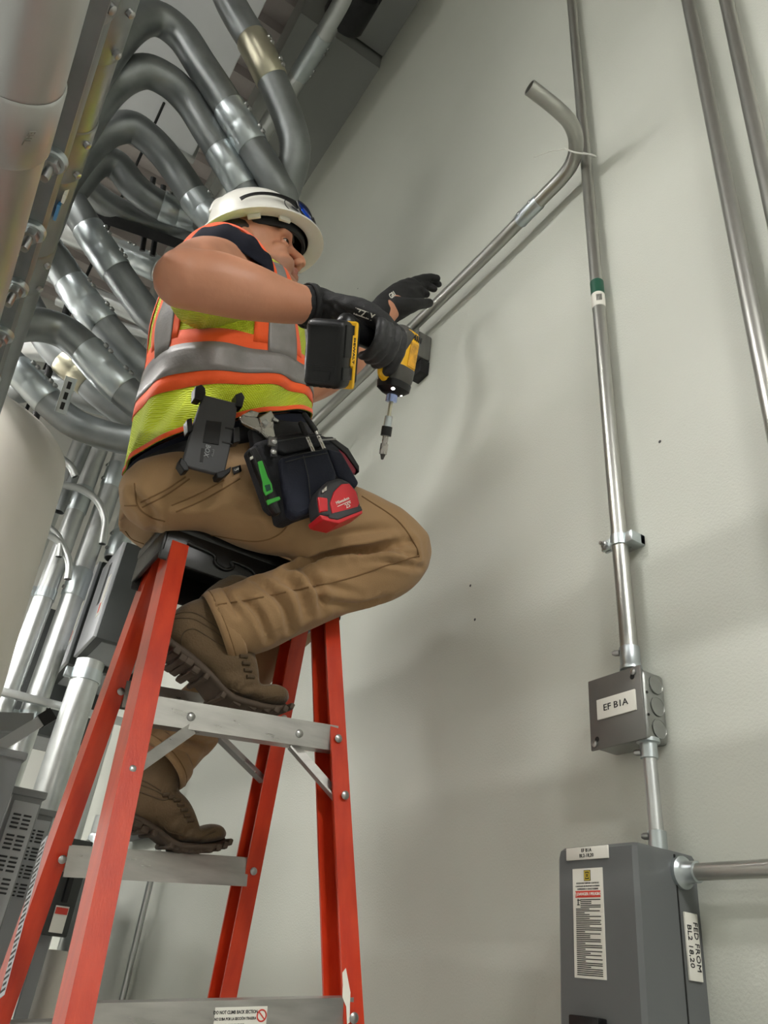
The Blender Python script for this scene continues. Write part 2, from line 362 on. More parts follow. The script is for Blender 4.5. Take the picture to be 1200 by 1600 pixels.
for (q0, q1, lab) in (((1200, 610), (1075, 0), 'plain upright conduit, left one of the pair near the right edge'), ((1200, 290), (1135, 0), 'plain upright conduit, right one of the pair near the right edge')):
    p0 = at(*q0, X=.972); p1 = at(*q1, X=.972); dv = p1 - p0
    b0 = p0 - dv * ((p0[2] - (-.9)) / dv[2]); b1 = p0 + dv * ((5.1 - p0[2]) / dv[2])
    t = thing('wall_conduit', b0, lab, 'conduit', GRP_E)
    obj('pipe', MB().pipe(straight(b0, b1, 12), .0155), M_emt, t)
    for zz in (-.6, 3.4):
        c = b0 + dv * ((zz - b0[2]) / dv[2]); obj('strap', MB().pipe([c - nrm(dv) * .010, c + nrm(dv) * .010], .0180, .0022).span((c[0] + .008, c[1] - .035, c[2] - .01), (1.0, c[1] + .035, c[2] + .01)), M_zinc, t)

# small junction box EF B1A
bx0, by0, by1, bz0, bz1 = .945, .800, .912, .362, .478
t = thing('junction_box', (1.0, .856, bz0), 'square steel junction box labelled EF B1A', 'junction box')
obj('box_shell', MB().span((bx0 + .004, by0 + .001, bz0 + .001), (1.0, by1 - .001, bz1 - .001), bv=.008, seg=3), M_box, t)
fb = Fr((bx0, (by0 + by1) / 2, (bz0 + bz1) / 2), (0, -1, .015), (0, .015, 1))          # cover frame: x towards the camera, y up, z into the room
obj('cover', MB().box((0, 0, 0.001), (.114, .119, .004), fb, .0015), M_cover, t)
for k, z in enumerate((-.036, 0, .036)):
    fk = Fr((bx0 + .032, by0, (bz0 + bz1) / 2 + z), (1, 0, 0), (0, 0, 1))
    obj('knockout', MB().lathe(fk.p(0, 0, 0), (0, -1, 0), [(0, .0155), (.0012, .0155), (.0014, .0148), (.0006, .0140), (.0006, .004), (.0006, .0001)], 24), M_box, t)
for z in (-.018, .018):
    obj('screw_hole', MB().lathe((bx0 + .010, by0 + .0005, (bz0 + bz1) / 2 + z), (0, -1, 0), [(0, .0022), (.0008, .0022)], 12), M_ink, t)
pl = obj('name_plate', MB().box((.004, .004, .0045), (.082, .034, .003), fb, .0008), M_label, t)
obj('lettering', MB().text('EF B1A', .0155, fb, (.004, .004, .0063), sx=1.15), M_ink, pl)
for sx, sy in ((.044, .050), (-.046, -.050)):
    mb = MB(); screw(mb, fb.p(sx, sy, .003), fb.z, .0055, .005); obj('cover_screw', mb, M_steel, t)
    obj('keyhole', MB().lathe(fb.p(sx - .004 * np.sign(sx), sy - .007 * np.sign(sy), .0028), fb.z, [(0, .0045), (.0006, .0045)], 14), M_ink, t)

# enclosure (motor switch) below it
EX, EY0, EY1, EZ1, EZ0 = .880, .776, .936, .203, -.32
t = thing('switch_enclosure', (1.0, .84, EZ0), 'tall dark grey switch enclosure with danger label and FED FROM plate', 'electrical box')
prof = [(1.0, EY0), (.97, EY0 - .001), (.930, EY0), (EX + .005, EY0 + .001), (EX, EY0 + .007), (EX, EY1 - .014), (EX + .012, EY1), (1.0, EY1)]
rings = []
for z, s in ((EZ0, 1), (EZ1 - .014, 1), (EZ1 - .005, .985), (EZ1, .94)):
    rings.append([(1.0 - (1.0 - x) * s, (y - .856) * s + .856, z) for x, y in prof])
V = np.array(rings).reshape(-1, 3); k = len(prof)
F = [(i * k + a, i * k + (a + 1) % k, (i + 1) * k + (a + 1) % k, (i + 1) * k + a) for i in range(3) for a in range(k)] + [tuple(range(k)), tuple(3 * k + a for a in range(k))]
obj('housing', (V, F), M_encl, t, angle=.5)
fe = Fr((EX, (EY0 + EY1) / 2 + .005, EZ1), (0, -1, 0), (0, 0, 1))                          # front face: x towards camera, y up
fs = Fr((.957, EY0 - .0010, EZ1), (1, 0, 0), (0, 0, 1))                                  # side face: x towards the wall, z to the camera
obj('side_seam', MB().span((-.0015, -.5, -.001), (.0005, -.005, .0008), fs), M_ink, t)
pl = obj('name_plate', MB().box((-.004, -.011, .0012), (.082, .017, .0024), fe, .0006), M_label, t)
obj('lettering', MB().text('EF B1A', .0068, fe, (-.004, -.0075, .0026)).text('BL2-18,20', .0068, fe, (-.004, -.0145, .0026)), M_ink, pl)
dl = obj('danger_label', MB().box((-.005, -.099, .0006), (.058, .136, .0008), fe), M_label, t)
y0 = -.031
lg = MB().box((-.005, y0 - .0095, .0011), (.0125, .0140, .0006), fe); obj('logo_ground', lg, M_ink, dl)
mb = MB()
for a, b, w, h in ((0, .0056, .0105, .0014), (0, -.0056, .0105, .0014), (-.0046, 0, .0014, .0126), (.0046, 0, .0014, .0126)): mb.box((-.005 + a, y0 - .0095 + b, .0016), (w, h, .0004), fe)
for a, b, w, h in ((0, .0028, .0048, .0010), (0, -.0028, .0048, .0010), (-.0020, 0, .0010, .0062), (.0020, 0, .0010, .0062)): mb.box((-.005 + a, y0 - .0095 + b, .0016), (w, h, .0004), fe)
obj('logo_mark', mb, M_yellowink, dl)
obj('danger_band', MB().box((-.005, y0 - .0335, .0011), (.048, .0085, .0005), fe), M_red, dl)
obj('danger_words', MB().text('\u26a0DANGER / PELIGRO', .0052, fe, (-.005, y0 - .0335, .0016), .0003, bold=.00008), M_label, dl)
mb = MB().text('OUTDOOR PURPOSE CONTROLS', .0029, fe, (-.005, y0 - .0195, .0012), .0002).text('CONTROLES DE PROPOSITO EXTERNO', .0026, fe, (-.005, y0 - .0233, .0012), .0002).text('COMMANDES A USAGE EXTERNE', .0027, fe, (-.005, y0 - .0270, .0012), .0002)
mb.box((-.024, y0 - .043, .0011), (.0015, .0075, .0004), fe).box((-.022, y0 - .041, .0011), (.007, .0012, .0004), fe).box((-.0235, y0 - .047, .0011), (.005, .0012, .0004), fe)
rr = random.Random(3); y = y0 - .0405
while y > -.164:
    ind = .009 if y > y0 - .050 else 0
    w = (.047 - ind) * (rr.choice((1, 1, 1, .96, .55, .35)))
    mb.box((-.005 - .0235 + ind + w / 2, y, .0011), (w, .00115, .0004), fe); y -= .00235
obj('fine_print', mb, M_ink, dl)
pl = obj('feed_plate', MB().box((.0190, -.116, .0018), (.026, .080, .0032), fs, .0006), M_label, t)
frt = Fr(fs.p(.0190, -.116, .0036), -fs.y, fs.x)                                         # lettering reads downwards
obj('lettering', MB().text('FED FROM', .0118, frt, (0, .0062, 0), sx=1.08).text('BL2 18,20', .0118, frt, (0, -.0065, 0), sx=1.08), M_ink, pl)
obj('handle', MB().box((-.004, -.216, .009), (.052, .012, .018), fe, .002).box((-.004, -.226, .004), (.050, .012, .008), fe, .002), M_black, t)
obj('handle_plate', MB().box((-.004, -.252, .0006), (.046, .036, .0008), fe), M_label, t)
obj('handle_words', MB().text('ON', .012, fe, (-.004, -.246, .0014)).text('OFF', .012, fe, (-.004, -.260, .0014)), M_ink, t)
for yy in (-.045, .028): obj('lid_screw', screw(MB(), (.94, .856 + yy, EZ1 - .001), (0, 0, 1), .004, .004), M_ink, t)

# nipple between junction box and enclosure
p0 = np.array((.968, .812, EZ1 - .004)); p1 = np.array((.968, .816, bz0 + .003))
t = thing('conduit_nipple', p0, 'short conduit nipple joining junction box to enclosure below', 'conduit')
obj('pipe', MB().cyl(p0, p1, .0105, n=24), M_galvb, t)
uz = np.array((0, 0, 1.))
obj('connector', MB().lathe(p1 + uz * .004, -uz, [(0, .018), (.006, .018), (.008, .0135), (.030, .0135), (.031, .011)], 24), M_zinc, t)
obj('connector', MB().lathe(p0 - uz * .002, uz, [(0, .019), (.007, .019), (.009, .0135), (.036, .0135), (.037, .011)], 24), M_zinc, t)
obj('set_screw', screw(MB(), p1 - uz * .018 + np.array([-.010, .008, 0]), (-.6, .8, 0), .005, .010), M_steel, t)
obj('set_screw', screw(MB(), p0 + uz * .026 + np.array([-.010, .008, 0]), (-.6, .8, 0), .005, .010), M_steel, t)
# conduit leaving the enclosure towards the camera along the wall
p0 = np.array((.968, EY0 + .002, .176)); p1 = np.array((.972, -1.2, .176))
t = thing('side_conduit', p1, 'level conduit leaving the right side of the grey enclosure', 'conduit')
obj('pipe', MB().cyl(p0, p1, .0112, n=24), M_emt, t)
obj('connector', MB().lathe(p0, (0, -1, 0), [(0, .0215), (.008, .0215), (.011, .0175), (.016, .0145), (.030, .0140), (.031, .0115)], 24), M_zinc, t)

# the bent conduit being fixed: level run along the wall, elbow swung out into the room
zc = 1.928; xc = .945
cen_y = .952; r_el = .135
P = [(xc, 4.4, zc + .09), (xc, 3.0, zc + .055), (xc, 2.2, zc + .026), (xc, 1.6, zc), (xc, 1.25, zc - .012)]
e0 = np.array((xc, 1.02, zc - .010))
el = [np.array((xc - r_el + r_el * math.cos(q), cen_y - r_el * math.sin(q), zc - .008)) for q in np.linspace(0, math.pi / 2, 16)]
t = thing('bent_conduit', (xc, 1.6, zc - .02), 'bent conduit whose open elbow swings out from the wall', 'conduit')
obj('long_pipe', MB().pipe(catmull(P + [(xc, 1.075, zc - .010)], 5), .0185), M_emt, t)
obj('elbow', MB().pipe(catmull([(xc, 1.075, zc - .010), (xc, 1.0, zc - .009)] + [tuple(q) for q in el[::3]] + [(xc - .19, cen_y - r_el, zc - .004), (xc - .235, cen_y - r_el + .002, zc)], 4), .0195), M_emt, t)
obj('coupling', MB().tube([(xc, 1.125, zc - .011), (xc, 1.120, zc - .011), (xc, 1.085, zc - .010), (xc, 1.045, zc - .010), (xc, 1.040, zc - .010)], [.0195, .0222, .0212, .0222, .0203], 24), M_zinc, t)
for yy in (1.105, 1.06): obj('set_screw', screw(MB(), (xc - .020, yy, zc - .010), (-1, 0, 0), .006, .004), M_steel, t)
tie = thing('zip_tie', (xc, .94, zc), 'white zip tie holding the elbow against the upright conduit', 'zip tie')
c0 = el[6]; cc = catmull([c0 + np.array(q) for q in ((-.026, .01, 0), (-.01, -.01, -.026), (.028, -.028, -.022), (.052, -.02, 0), (.03, .0, .022), (-.01, .02, .024))], 6, closed=True)
obj('loop', MB().tube(cc, .0022, 8, closed=True), M_zip, tie)
obj('tail', MB().tube([c0 + np.array(q) for q in ((-.026, .01, 0), (-.05, .04, .006), (-.075, .08, .004))], [.0018, .0012, .0006], 6), M_zip, tie)
# square box on the wall behind the drill, with its connector
t = thing('wall_box', (1.0, 1.58, 1.74), 'small steel box on the wall behind the yellow drill', 'junction box')
obj('box_shell', MB().span((.945, 1.63, 1.77), (1.0, 1.72, 1.88), bv=.006), M_cover, t)
obj('box_rim', MB().span((.941, 1.627, 1.767), (.9445, 1.723, 1.883), bv=.002), M_box, t)
obj('strut_back', MB().span((.965, 1.63, 1.71), (1.0, 1.69, 1.766), bv=.003), M_rod, t)
t = thing('pipe_clamp', (.945, 1.66, zc), 'bolted pipe clamp holding the bent conduit beside the wall box', 'strap')
obj('band', MB().pipe([(xc, 1.755, zc), (xc, 1.782, zc)], .0215, .0025), M_zinc, t)
obj('ear', MB().span((xc - .008, 1.755, zc - .05), (xc + .006, 1.782, zc - .016), bv=.002).span((xc + .008, 1.755, zc - .03), (1.0, 1.782, zc + .03), bv=.002), M_zinc, t)
obj('bolt', MB().lathe((xc - .022, 1.768, zc - .036), (1, 0, 0), [(0, .009), (.006, .009), (.007, .005), (.03, .005)], 6), M_steel, t)
# screw marks on the wall
for px, py in ((735, 915), (742, 968), (559, 451), (1031, 690)):
    p = at(px, py, X=.9995); obj('screw_hole', MB().lathe(p, (-1, 0, 0), [(0, .0035), (.0006, .003)], 8), M_slot, bpy.data.objects['wall_right'])
# ------------------------------------------------------------------ overhead conduit rack and sweeps (left)
def fromrack(p, k):                       # carry an arch back up towards the ceiling
    a = p[0]; x = -.34 - .13 * k; z = a[2] - .02
    y = a[1] - .55; return [np.array((x, y, 4.25)), np.array((x, y, z + .9)), np.array((x, y, z + .35)), np.array((x, y + .12, z + .06))] + list(p)
def upwards(p, n=1.2):
    d = nrm(np.asarray(p[0]) - np.asarray(p[1])); return [np.asarray(p[0]) + d * n] + list(p)
def conduit(path, r, label, couplings=(), group=None, m=M_galv, cm=M_zinc, name='steel_conduit', sub=8, ends=None):
    P = catmull(path, sub); n = len(P) - 1
    t = thing(name, P[np.argmin(P[:, 2])], label, 'conduit', group)
    obj('pipe', MB().pipe(P, r, .004, 28), m, t)
    S = np.r_[0, np.cumsum(np.linalg.norm(np.diff(P, axis=0), axis=1))]
    def pt(s): return np.array([np.interp(s, S, P[:, k]) for k in range(3)])
    for cpl in couplings:
        px, py, ln = cpl[:3]
        # arc position nearest to an image point
        C = P @ ROT; uv = np.stack([600 + FPX * C[:, 0] / -C[:, 2], 800 - FPX * C[:, 1] / -C[:, 2]], 1)
        s0 = S[np.argmin(np.hypot(uv[:, 0] - px, uv[:, 1] - py))]
        Q = [pt(s0 + k * ln) for k in (-.5, -.47, -.04, 0, .04, .47, .5)]
        c = obj('coupling', MB().tube(Q, [r * 1.02, r * 1.07, r * 1.07, r * 1.045, r * 1.07, r * 1.07, r * 1.02], 32, cap=False), cpl[3] if len(cpl) > 3 else cm, t)
        ax = nrm(Q[-1] - Q[0]); view = nrm(-Q[3]); sd = nrm(np.cross(ax, view)); sd = sd if (ROT.T @ sd)[0] > 0 else -sd
        for k in (-.33, -.2, .2, .33):
            d = nrm(sd * .93 + view * .36); p = pt(s0 + k * ln) + d * r * 1.06
            obj('set_screw', MB().lathe(p, d, [(0, .009), (.008, .009), (.010, .006)], 10), M_steel, c)
    return t
R4 = .057
G1 = 'big steel conduits sweeping overhead behind the worker'
def W(*q): return [at(x, y, d=d) for x, y, d in q]
tail = lambda q, *more: q + list(more)
Yv = np.array((0, 1., 0)); Zv = np.array((0, 0, 1.))
p = W((318, -130, 2.95), (353, -12, 2.85), (401, 75, 2.8), (428, 132, 2.8), (452, 190, 2.8), (461, 235, 2.8), (448, 290, 2.82), (425, 345, 2.85)); p += [p[-1] + Yv * .25 - Zv * .1, p[-1] + Yv * .9 - Zv * .15]; p = upwards(p, .8)
conduit(p, R4, 'rightmost overhead conduit with a yellowish coupling, bending down behind the hard hat', [(404, 96, .17, M_brass)], G1)
p = W((70, 300, 2.3), (130, 150, 2.45), (190, 58, 2.6), (236, 28, 2.7), (280, 52, 2.75), (315, 103, 2.75), (350, 156, 2.75), (392, 225, 2.75), (430, 288, 2.75), (440, 330, 2.8)); p += [p[-1] + Yv * .3 - Zv * .1, p[-1] + Yv * .9 - Zv * .15]; p = fromrack(p, 0)
conduit(p, R4, 'topmost arching conduit sweep, coupled just left of the bent-down pipe', [(376, 199, .17)], G1)
p = W((50, 360, 2.35), (110, 230, 2.5), (170, 142, 2.65), (220, 112, 2.7), (262, 126, 2.75), (296, 159, 2.78), (322, 200, 2.78), (349, 243, 2.78), (385, 302, 2.78), (398, 340, 2.8)); p += [p[-1] + Yv * .3 - Zv * .1, p[-1] + Yv * .9 - Zv * .15]; p = fromrack(p, 1)
conduit(p, R4, 'second arching conduit sweep, its coupling touching the hat crown', [(362, 268, .17)], G1)
p = W((40, 380, 2.6), (100, 280, 2.7), (155, 215, 2.8), (200, 198, 2.85), (232, 216, 2.88), (262, 248, 2.9), (290, 288, 2.9), (312, 322, 2.9), (340, 368, 2.9)); p += [p[-1] + Yv * .3 - Zv * .1, p[-1] + Yv * .9 - Zv * .15]; p = fromrack(p, 2)
conduit(p, R4, 'third arching conduit sweep ending at a coupling left of the hat', [(318, 330, .15)], G1)
p = W((110, 300, 2.9), (150, 255, 2.95), (182, 258, 3.0), (210, 292, 3.02), (246, 318, 3.05), (300, 338, 3.1), (350, 352, 3.1)); p += [p[-1] + Yv * .6 - Zv * .1]
conduit(p, R4, 'dark conduit curving low under the third arch', [(282, 334, .14)], G1)
p = W((80, 290, 3.1), (130, 296, 3.15), (170, 322, 3.2), (215, 344, 3.25), (275, 360, 3.3), (340, 372, 3.3)); p += [p[-1] + Yv * .6 - Zv * .1]
conduit(p, R4, 'lowest dark conduit curving behind the upper arches', [], G1)
p = W((70, 240, 2.9), (100, 296, 2.9), (130, 345, 2.9), (155, 385, 2.9), (185, 428, 2.9), (215, 470, 2.9), (245, 505, 2.9), (300, 535, 2.9)); p += [p[-1] + np.array((.3, .4, -.1))]; p = upwards(p)
conduit(p, R4, 'slanting conduit with a coupling, passing beside the vest collar', [(158, 393, .20)], G1)
p = W((30, 330, 2.75), (65, 375, 2.75), (95, 418, 2.75), (130, 470, 2.75), (165, 512, 2.75), (200, 552, 2.75), (240, 585, 2.75), (300, 605, 2.75)); p += [p[-1] + np.array((.3, .4, -.05))]; p = upwards(p)
conduit(p, R4, 'slanting conduit with a pale coupling, behind the vest back', [(136, 478, .20)], G1)
p = W((-40, 540, 2.3), (10, 512, 2.45), (58, 507, 2.55), (98, 518, 2.6), (133, 545, 2.6), (163, 580, 2.6), (205, 620, 2.6), (250, 650, 2.6), (310, 668, 2.6)); p += [p[-1] + np.array((.3, .4, -.05))]
conduit(p, R4, 'humped conduit with coupling just above the slotted strut bracket', [(161, 578, .19)], G1)
p = W((-30, 520, 2.6), (10, 560, 2.6), (50, 600, 2.6), (88, 640, 2.6), (130, 668, 2.6), (200, 688, 2.6), (290, 696, 2.6)); p += [p[-1] + np.array((.3, .4, 0))]
conduit(p, .05, 'lowest sweeping conduit, reaching the waist of the vest', [(50, 600, .16)], G1)
p = W((40, 470, 3.0), (80, 540, 3.0), (120, 580, 3.0), (165, 622, 3.0), (215, 655, 3.0), (280, 672, 3.0))
conduit(p, R4, 'dim conduit passing between the two lowest sweeps', [(122, 582, .14, M_brass)], G1)
p = W((60, 345, 3.6), (130, 372, 3.6), (200, 400, 3.6), (262, 428, 3.6), (330, 460, 3.6))
conduit(p, R4, 'bright shiny level conduit seen just behind the vest shoulder', [(214, 406, .2)], G1, M_galvb)
p = W((60, 415, 4.2), (130, 455, 4.2), (200, 485, 4.2), (270, 520, 4.2))
conduit(p, .05, 'bright level conduit crossing behind the slanting conduits', [], G1, M_galvb)
p = W((90, 470, 4.6), (160, 500, 4.6), (240, 525, 4.6), (300, 545, 4.6))
conduit(p, .03, 'thin bright conduit crossing behind the slanting conduits', [], G1, M_galvb)
p = W((-30, 560, 3.4), (30, 545, 3.4), (80, 548, 3.4), (130, 570, 3.4))
conduit(p, R4, 'pale elbow peeping under the humped conduit', [], G1, M_galvb)
p = W((20, 610, 3.3), (80, 600, 3.3), (150, 625, 3.3), (220, 640, 3.3))
conduit(p, .06, 'dark level conduit behind the slotted strut bracket', [], G1)

# strut bracket with slots
s0 = at(94, 645, d=2.45); s1 = at(112, 590, d=2.45)
t = thing('strut_bracket', s0, 'short slotted strut bracket hanging by the lowest conduit', 'bracket')
fr = Fr(lerp(s0, s1, .5), np.cross(nrm(s1 - s0), nrm(-s0)), s1 - s0); ln = np.linalg.norm(s1 - s0)
obj('channel', MB().box((0, 0, -.01), (.03, ln, .004), fr).box((-.016, 0, .0), (.004, ln, .026), fr, .001).box((.016, 0, .0), (.004, ln, .026), fr, .001), M_zinc, t)
for k in (-.3, -.02, .28): obj('slot', MB().box((0, k * ln, -.0075), (.012, .024, .002), fr, .0008), M_ink, t)
# threaded rods
for (a, b, dd, lab) in (((75, 585), (38, 712), 3.0, 'black threaded rod hanging below the lowest conduit'), ((230, 340), (222, 392), 3.3, 'black hanger rod left of the blue-tagged conduit'), ((246, 350), (238, 400), 3.3, 'black hanger rod right beside another near the blue tag')):
    p0 = at(*a, d=dd); p1 = at(*b, d=dd); p0 = p0 + (p0 - p1) * 1.2
    o = obj('threaded_rod', MB().cyl(p0, p1, .0145 if dd < 3.2 else .012, n=14), M_rod); tag(o, lab, 'rod', 'hanger rods')
o = obj('black_channel', MB().tube(W((145, 335, 3.2), (225, 362, 3.2), (290, 385, 3.2)), .03, 4), M_rod); tag(o, 'black strut channel behind the curved conduits', 'channel')

# the near rack: three pipes stacked over one another, running along the wall direction
XR = -.175
for i, (z, r, lab, cps) in enumerate(((.83, .057, 'nearest bright conduit at the upper left corner', ((.72, .10), (1.75, .10))), (1.05, .057, 'middle conduit of the near stack, behind the bolts', ((.62, .16),)), (1.30, .057, 'upper conduit of the near stack with a blue sticker', ((.86, .13), (1.14, .13), (1.50, .14))))):
    t = thing('rack_conduit', (XR, 1.2, z), lab, 'conduit', 'stacked conduits at the upper left')
    y1 = 2.3
    obj('pipe', MB().pipe([(XR, y, z) for y in np.linspace(-.9, y1, 20)], r, .004, 40), M_brushed if i == 0 else M_galv, t)
    for y, ln in cps:
        c = obj('coupling', MB().tube([(XR, y - ln / 2, z), (XR, y - ln / 2 + .004, z), (XR, y + ln / 2 - .004, z), (XR, y + ln / 2, z)], [r * 1.01, r * 1.05, r * 1.05, r * 1.01], 40, cap=False), M_brushed if i == 0 else M_galv, t)
        if i:
            for s in (-.3, .3): obj('set_screw', MB().lathe((XR + r * .92, y + s * ln, z - r * .5), (.85, 0, -.5), [(0, .007), (.008, .007), (.010, .004)], 10), M_steel, c)
    if i == 0:
        obj('stamp', MB().text('EMTZ', .012, Fr((XR + .041, .715, z - .044), (-.2, 1, .1), (-.7, .1, -.72)), (0, 0, -.0012)), M_box, t)
    if i == 2:
        obj('blue_sticker', MB().span((XR + .040, 1.255, z - .050), (XR + .046, 1.30, z - .032)), M_blue, t)
        obj('white_sticker', MB().span((XR + .044, 1.225, z - .046), (XR + .050, 1.25, z - .026)), M_label, t)
bm_ = thing('rack_channel', (XR, 1.1, .92), 'dark strut channel between the near stacked conduits', 'channel')
obj('web', MB().span((-.172, -.85, .905), (-.166, 2.25, .985), bv=.002), M_galv, bm_)
obj('lip', MB().span((-.166, -.85, .940), (-.112, 2.25, .946), bv=.002), M_galv, bm_)
for k, yv in enumerate((.865, 1.015, 1.158, 1.30, 1.45)):
    b = obj('bolt', MB().cyl((-.122, yv, .893), (-.122, yv, .950), .0065, n=12), M_steel, bm_)
    obj('nut', MB().lathe((-.122, yv, .930), (0, 0, -1), [(0, .0125), (.012, .0125), (.013, .010)], 6), M_steel, b)
    obj('washer', MB().lathe((-.122, yv, .940), (0, 0, -1), [(0, .019), (.009, .019), (.011, .017)], 28), M_zinc, b)
for yv in (-.8, 2.1):
    t = thing('rack_upright', (XR - .07, yv, ZF), 'strut upright carrying the stacked conduits %s' % ('behind the photographer' if yv < 1 else 'beside the white tank'), 'strut')
    obj('channel', MB().span((XR - .10, yv - .02, ZF), (XR - .06, yv + .02, ZC), bv=.002), M_galvb, t)
# thin pipe hung under the soffit
p = [at(545, -30, Z=4.6), at(527, 20, Z=4.6), at(410, 210, Z=4.6), at(330, 345, Z=4.6)]
conduit(p, .055, 'thin shiny pipe running beside the dark soffit', [(478, 100, .3)], None, M_galvb)
t = thing('pipe_bracket', at(545, 8, Z=4.65), 'dark round pipe fitting at the top beside the soffit', 'fitting')
c0 = at(548, 12, Z=4.68)
obj('collar', MB().lathe(c0 - Yv * .12, Yv, [(0, .11), (.02, .125), (.2, .125), (.22, .11)], 24), M_rod, t)
obj('plate', MB().box(c0 + np.array((.05, 0, .1)), (.18, .2, .02)), M_rod, t)
# ------------------------------------------------------------------ step ladder
LX0, YT = .300, 1.44
ld = thing('step_ladder', (.48, 1.45, ZF), 'orange fibreglass step ladder with black top cap and aluminium steps', 'ladder')
zt = .70
def near_y(z): return 1.385 - (zt - z) * .245
def far_y(z): return 1.50 + (zt - z) * .245
def xl(z): return .305 - (zt - z) * .004
def xr(z): return .640 + (zt - z) * .082
zb = ZF
def rail(xf, yf, out, back):                    # channel section: web on the outside, flanges turned inwards
    P = [np.array((xf(z), yf(z), z)) for z in (zb + .03, zt + .005)]
    w, d, th = .034, .066, .005
    s = np.array([(0, 0), (w, 0), (w, th), (th, th), (th, d - th), (w, d - th), (w, d), (0, d)])
    V = []
    for p in P:
        for a, b in s: V.append(p + np.array((-out * (a - w * .5), (b - d * .5) * back, 0)))
    V = np.array(V); F = [(k, (k + 1) % 8, 8 + (k + 1) % 8, 8 + k) for k in range(8)]
    F += [(0, 1, 2, 3), (0, 3, 4, 7), (4, 5, 6, 7), (8, 11, 10, 9), (8, 15, 12, 11), (12, 15, 14, 13)]
    return V, F
for (xf, out) in ((xl, -1), (xr, 1)):
    for (yf, back, nm) in ((near_y, 1, 'back_rail'), (far_y, -1, 'front_rail')):
        r = obj(nm, rail(xf, yf, out, back), M_fiber, ld, angle=.3)
        f0 = np.array((xf(zb), yf(zb), zb))
        obj('foot', MB().box((f0[0], f0[1], zb + .02), (.05, .085, .04), bv=.008), M_rubber, r)
        obj('rail_shoe', MB().box((f0[0], f0[1], zb + .07), (.040, .074, .09), bv=.004), M_alu, r)
FT = lambda x0, z0: Fr((x0, 0, z0), (1, 0, .10), (0, 1, 0))           # the ladder leans a little: its bars rise to the right
def rivet(p, d, parent, r=.0075): obj('rivet', MB().lathe(p, d, [(0, r), (.0015, r), (.0035, r * .6), (.004, .0005)], 14), M_steel, parent)
# horizontals of the nearer (back) section
for z, h in ((.360, .046), (-.064, .046), (-.53, .046), (-1.0, .046)):
    y = near_y(z) + .004
    x0, x1 = xl(z), xr(z); w_ = x1 - x0; ft = FT((x0 + x1) / 2, z)
    b = obj('back_bar', MB().span((-w_ / 2, y - .028, -h / 2), (w_ / 2, y - .024, h / 2), ft).span((-w_ / 2, y - .024, h / 2 - .004), (w_ / 2, y + .014, h / 2), ft).span((-w_ / 2, y - .024, -h / 2), (w_ / 2, y + .004, -h / 2 + .003), ft), M_alu, ld)
    for x in (-w_ / 2 + .004, w_ / 2 - .004): rivet(ft.p(x, near_y(z) - .033, -.002), (0, -1, 0), b)
    if z > .3:
        for s in (-.28, .28): rivet(ft.p(s * w_, y - .028, -.002), (0, -1, 0), b)
    if -.2 < z < 0:
        fl = Fr(ft.p(.02, y - .0285, .002), ft.x, ft.z)
        s_ = obj('warning_sticker', MB().box((0, 0, 0), (.078, .026, .0006), fl), M_label, b)
        obj('lettering', MB().text('DO NOT CLIMB BACK SECTION', .0058, fl, (-.008, .0068, .0006), .0002, sx=.78, bold=.00012).text('NO SUBA POR LA SECCI\u00d3N TRASERA', .0046, fl, (-.008, -.0008, .0006), .0002, sx=.8, bold=.0001).text('STAND ONLY ON FRONT', .003, fl, (-.012, -.0075, .0006), .0002), M_ink, s_)
        mb = MB().tube(catmull([fl.p(.031 + .0068 * math.cos(q), .002 + .0068 * math.sin(q), .0005) for q in np.linspace(0, 2 * math.pi, 13)[:-1]], 2, closed=True), .0010, 6, closed=True).box((0, 0, .0006), (.0016, .012, .0006), Fr(fl.p(.031, .002, 0), fl.x + fl.y, fl.y - fl.x))
        obj('prohibition_sign', mb, M_red, s_)
# diagonal braces under the first horizontal
for s, (xa, xb) in ((-1, (lerp(xl(.37), xr(.37), .24), xl(.28))), (1, (lerp(xl(.37), xr(.37), .77), xr(.24)))):
    p0 = np.array((xa, near_y(.36) - .012, .340 + .1 * (xa - .48))); p1 = np.array((xb, near_y(.26) - .012, .255 + .1 * (xb - .48)))
    b = obj('brace', MB().sweep([p0, p1], np.array([(-.010, -.010), (.010, -.010), (.010, -.007), (-.007, -.007), (-.007, .012), (-.010, .012)])), M_alu, ld)
    rivet((p1[0], near_y(.262) - .036, p1[2]), (0, -1, 0), b)
p0 = np.array((lerp(xl(.4), xr(.4), .60), far_y(.44), .415)); p1 = np.array((xr(.33) - .004, far_y(.34), .345)); 
obj('brace', MB().sweep([p0, p1], np.array([(-.010, -.010), (.010, -.010), (.010, -.007), (-.007, -.007), (-.007, .012), (-.010, .012)])), M_alu, ld)
# treads of the farther (front) section
for z in (.468, .172, -.108, -.46, -.765, -1.07):
    y = far_y(z)
    x0, x1 = xl(z), xr(z); w_ = (x1 - x0) / 2 - .012; ft = FT((x0 + x1) / 2, z)
    st = obj('step', MB().span((-w_, y - .026, -.004), (w_, y + .036, 0), ft).span((-w_, y - .030, -.052), (w_, y - .026, 0), ft).span((-w_, y + .036, -.04), (w_, y + .040, 0), ft), M_alu, ld)
    for k in range(6): obj('tread_rib', MB().span((-w_, y - .024 + k * .0115, 0), (w_, y - .021 + k * .0115, .0018), ft), M_alu, st)
    for x in (-w_ - .008, w_ + .010): rivet(ft.p(x, y - .034, -.024), (0, -1, 0), st)
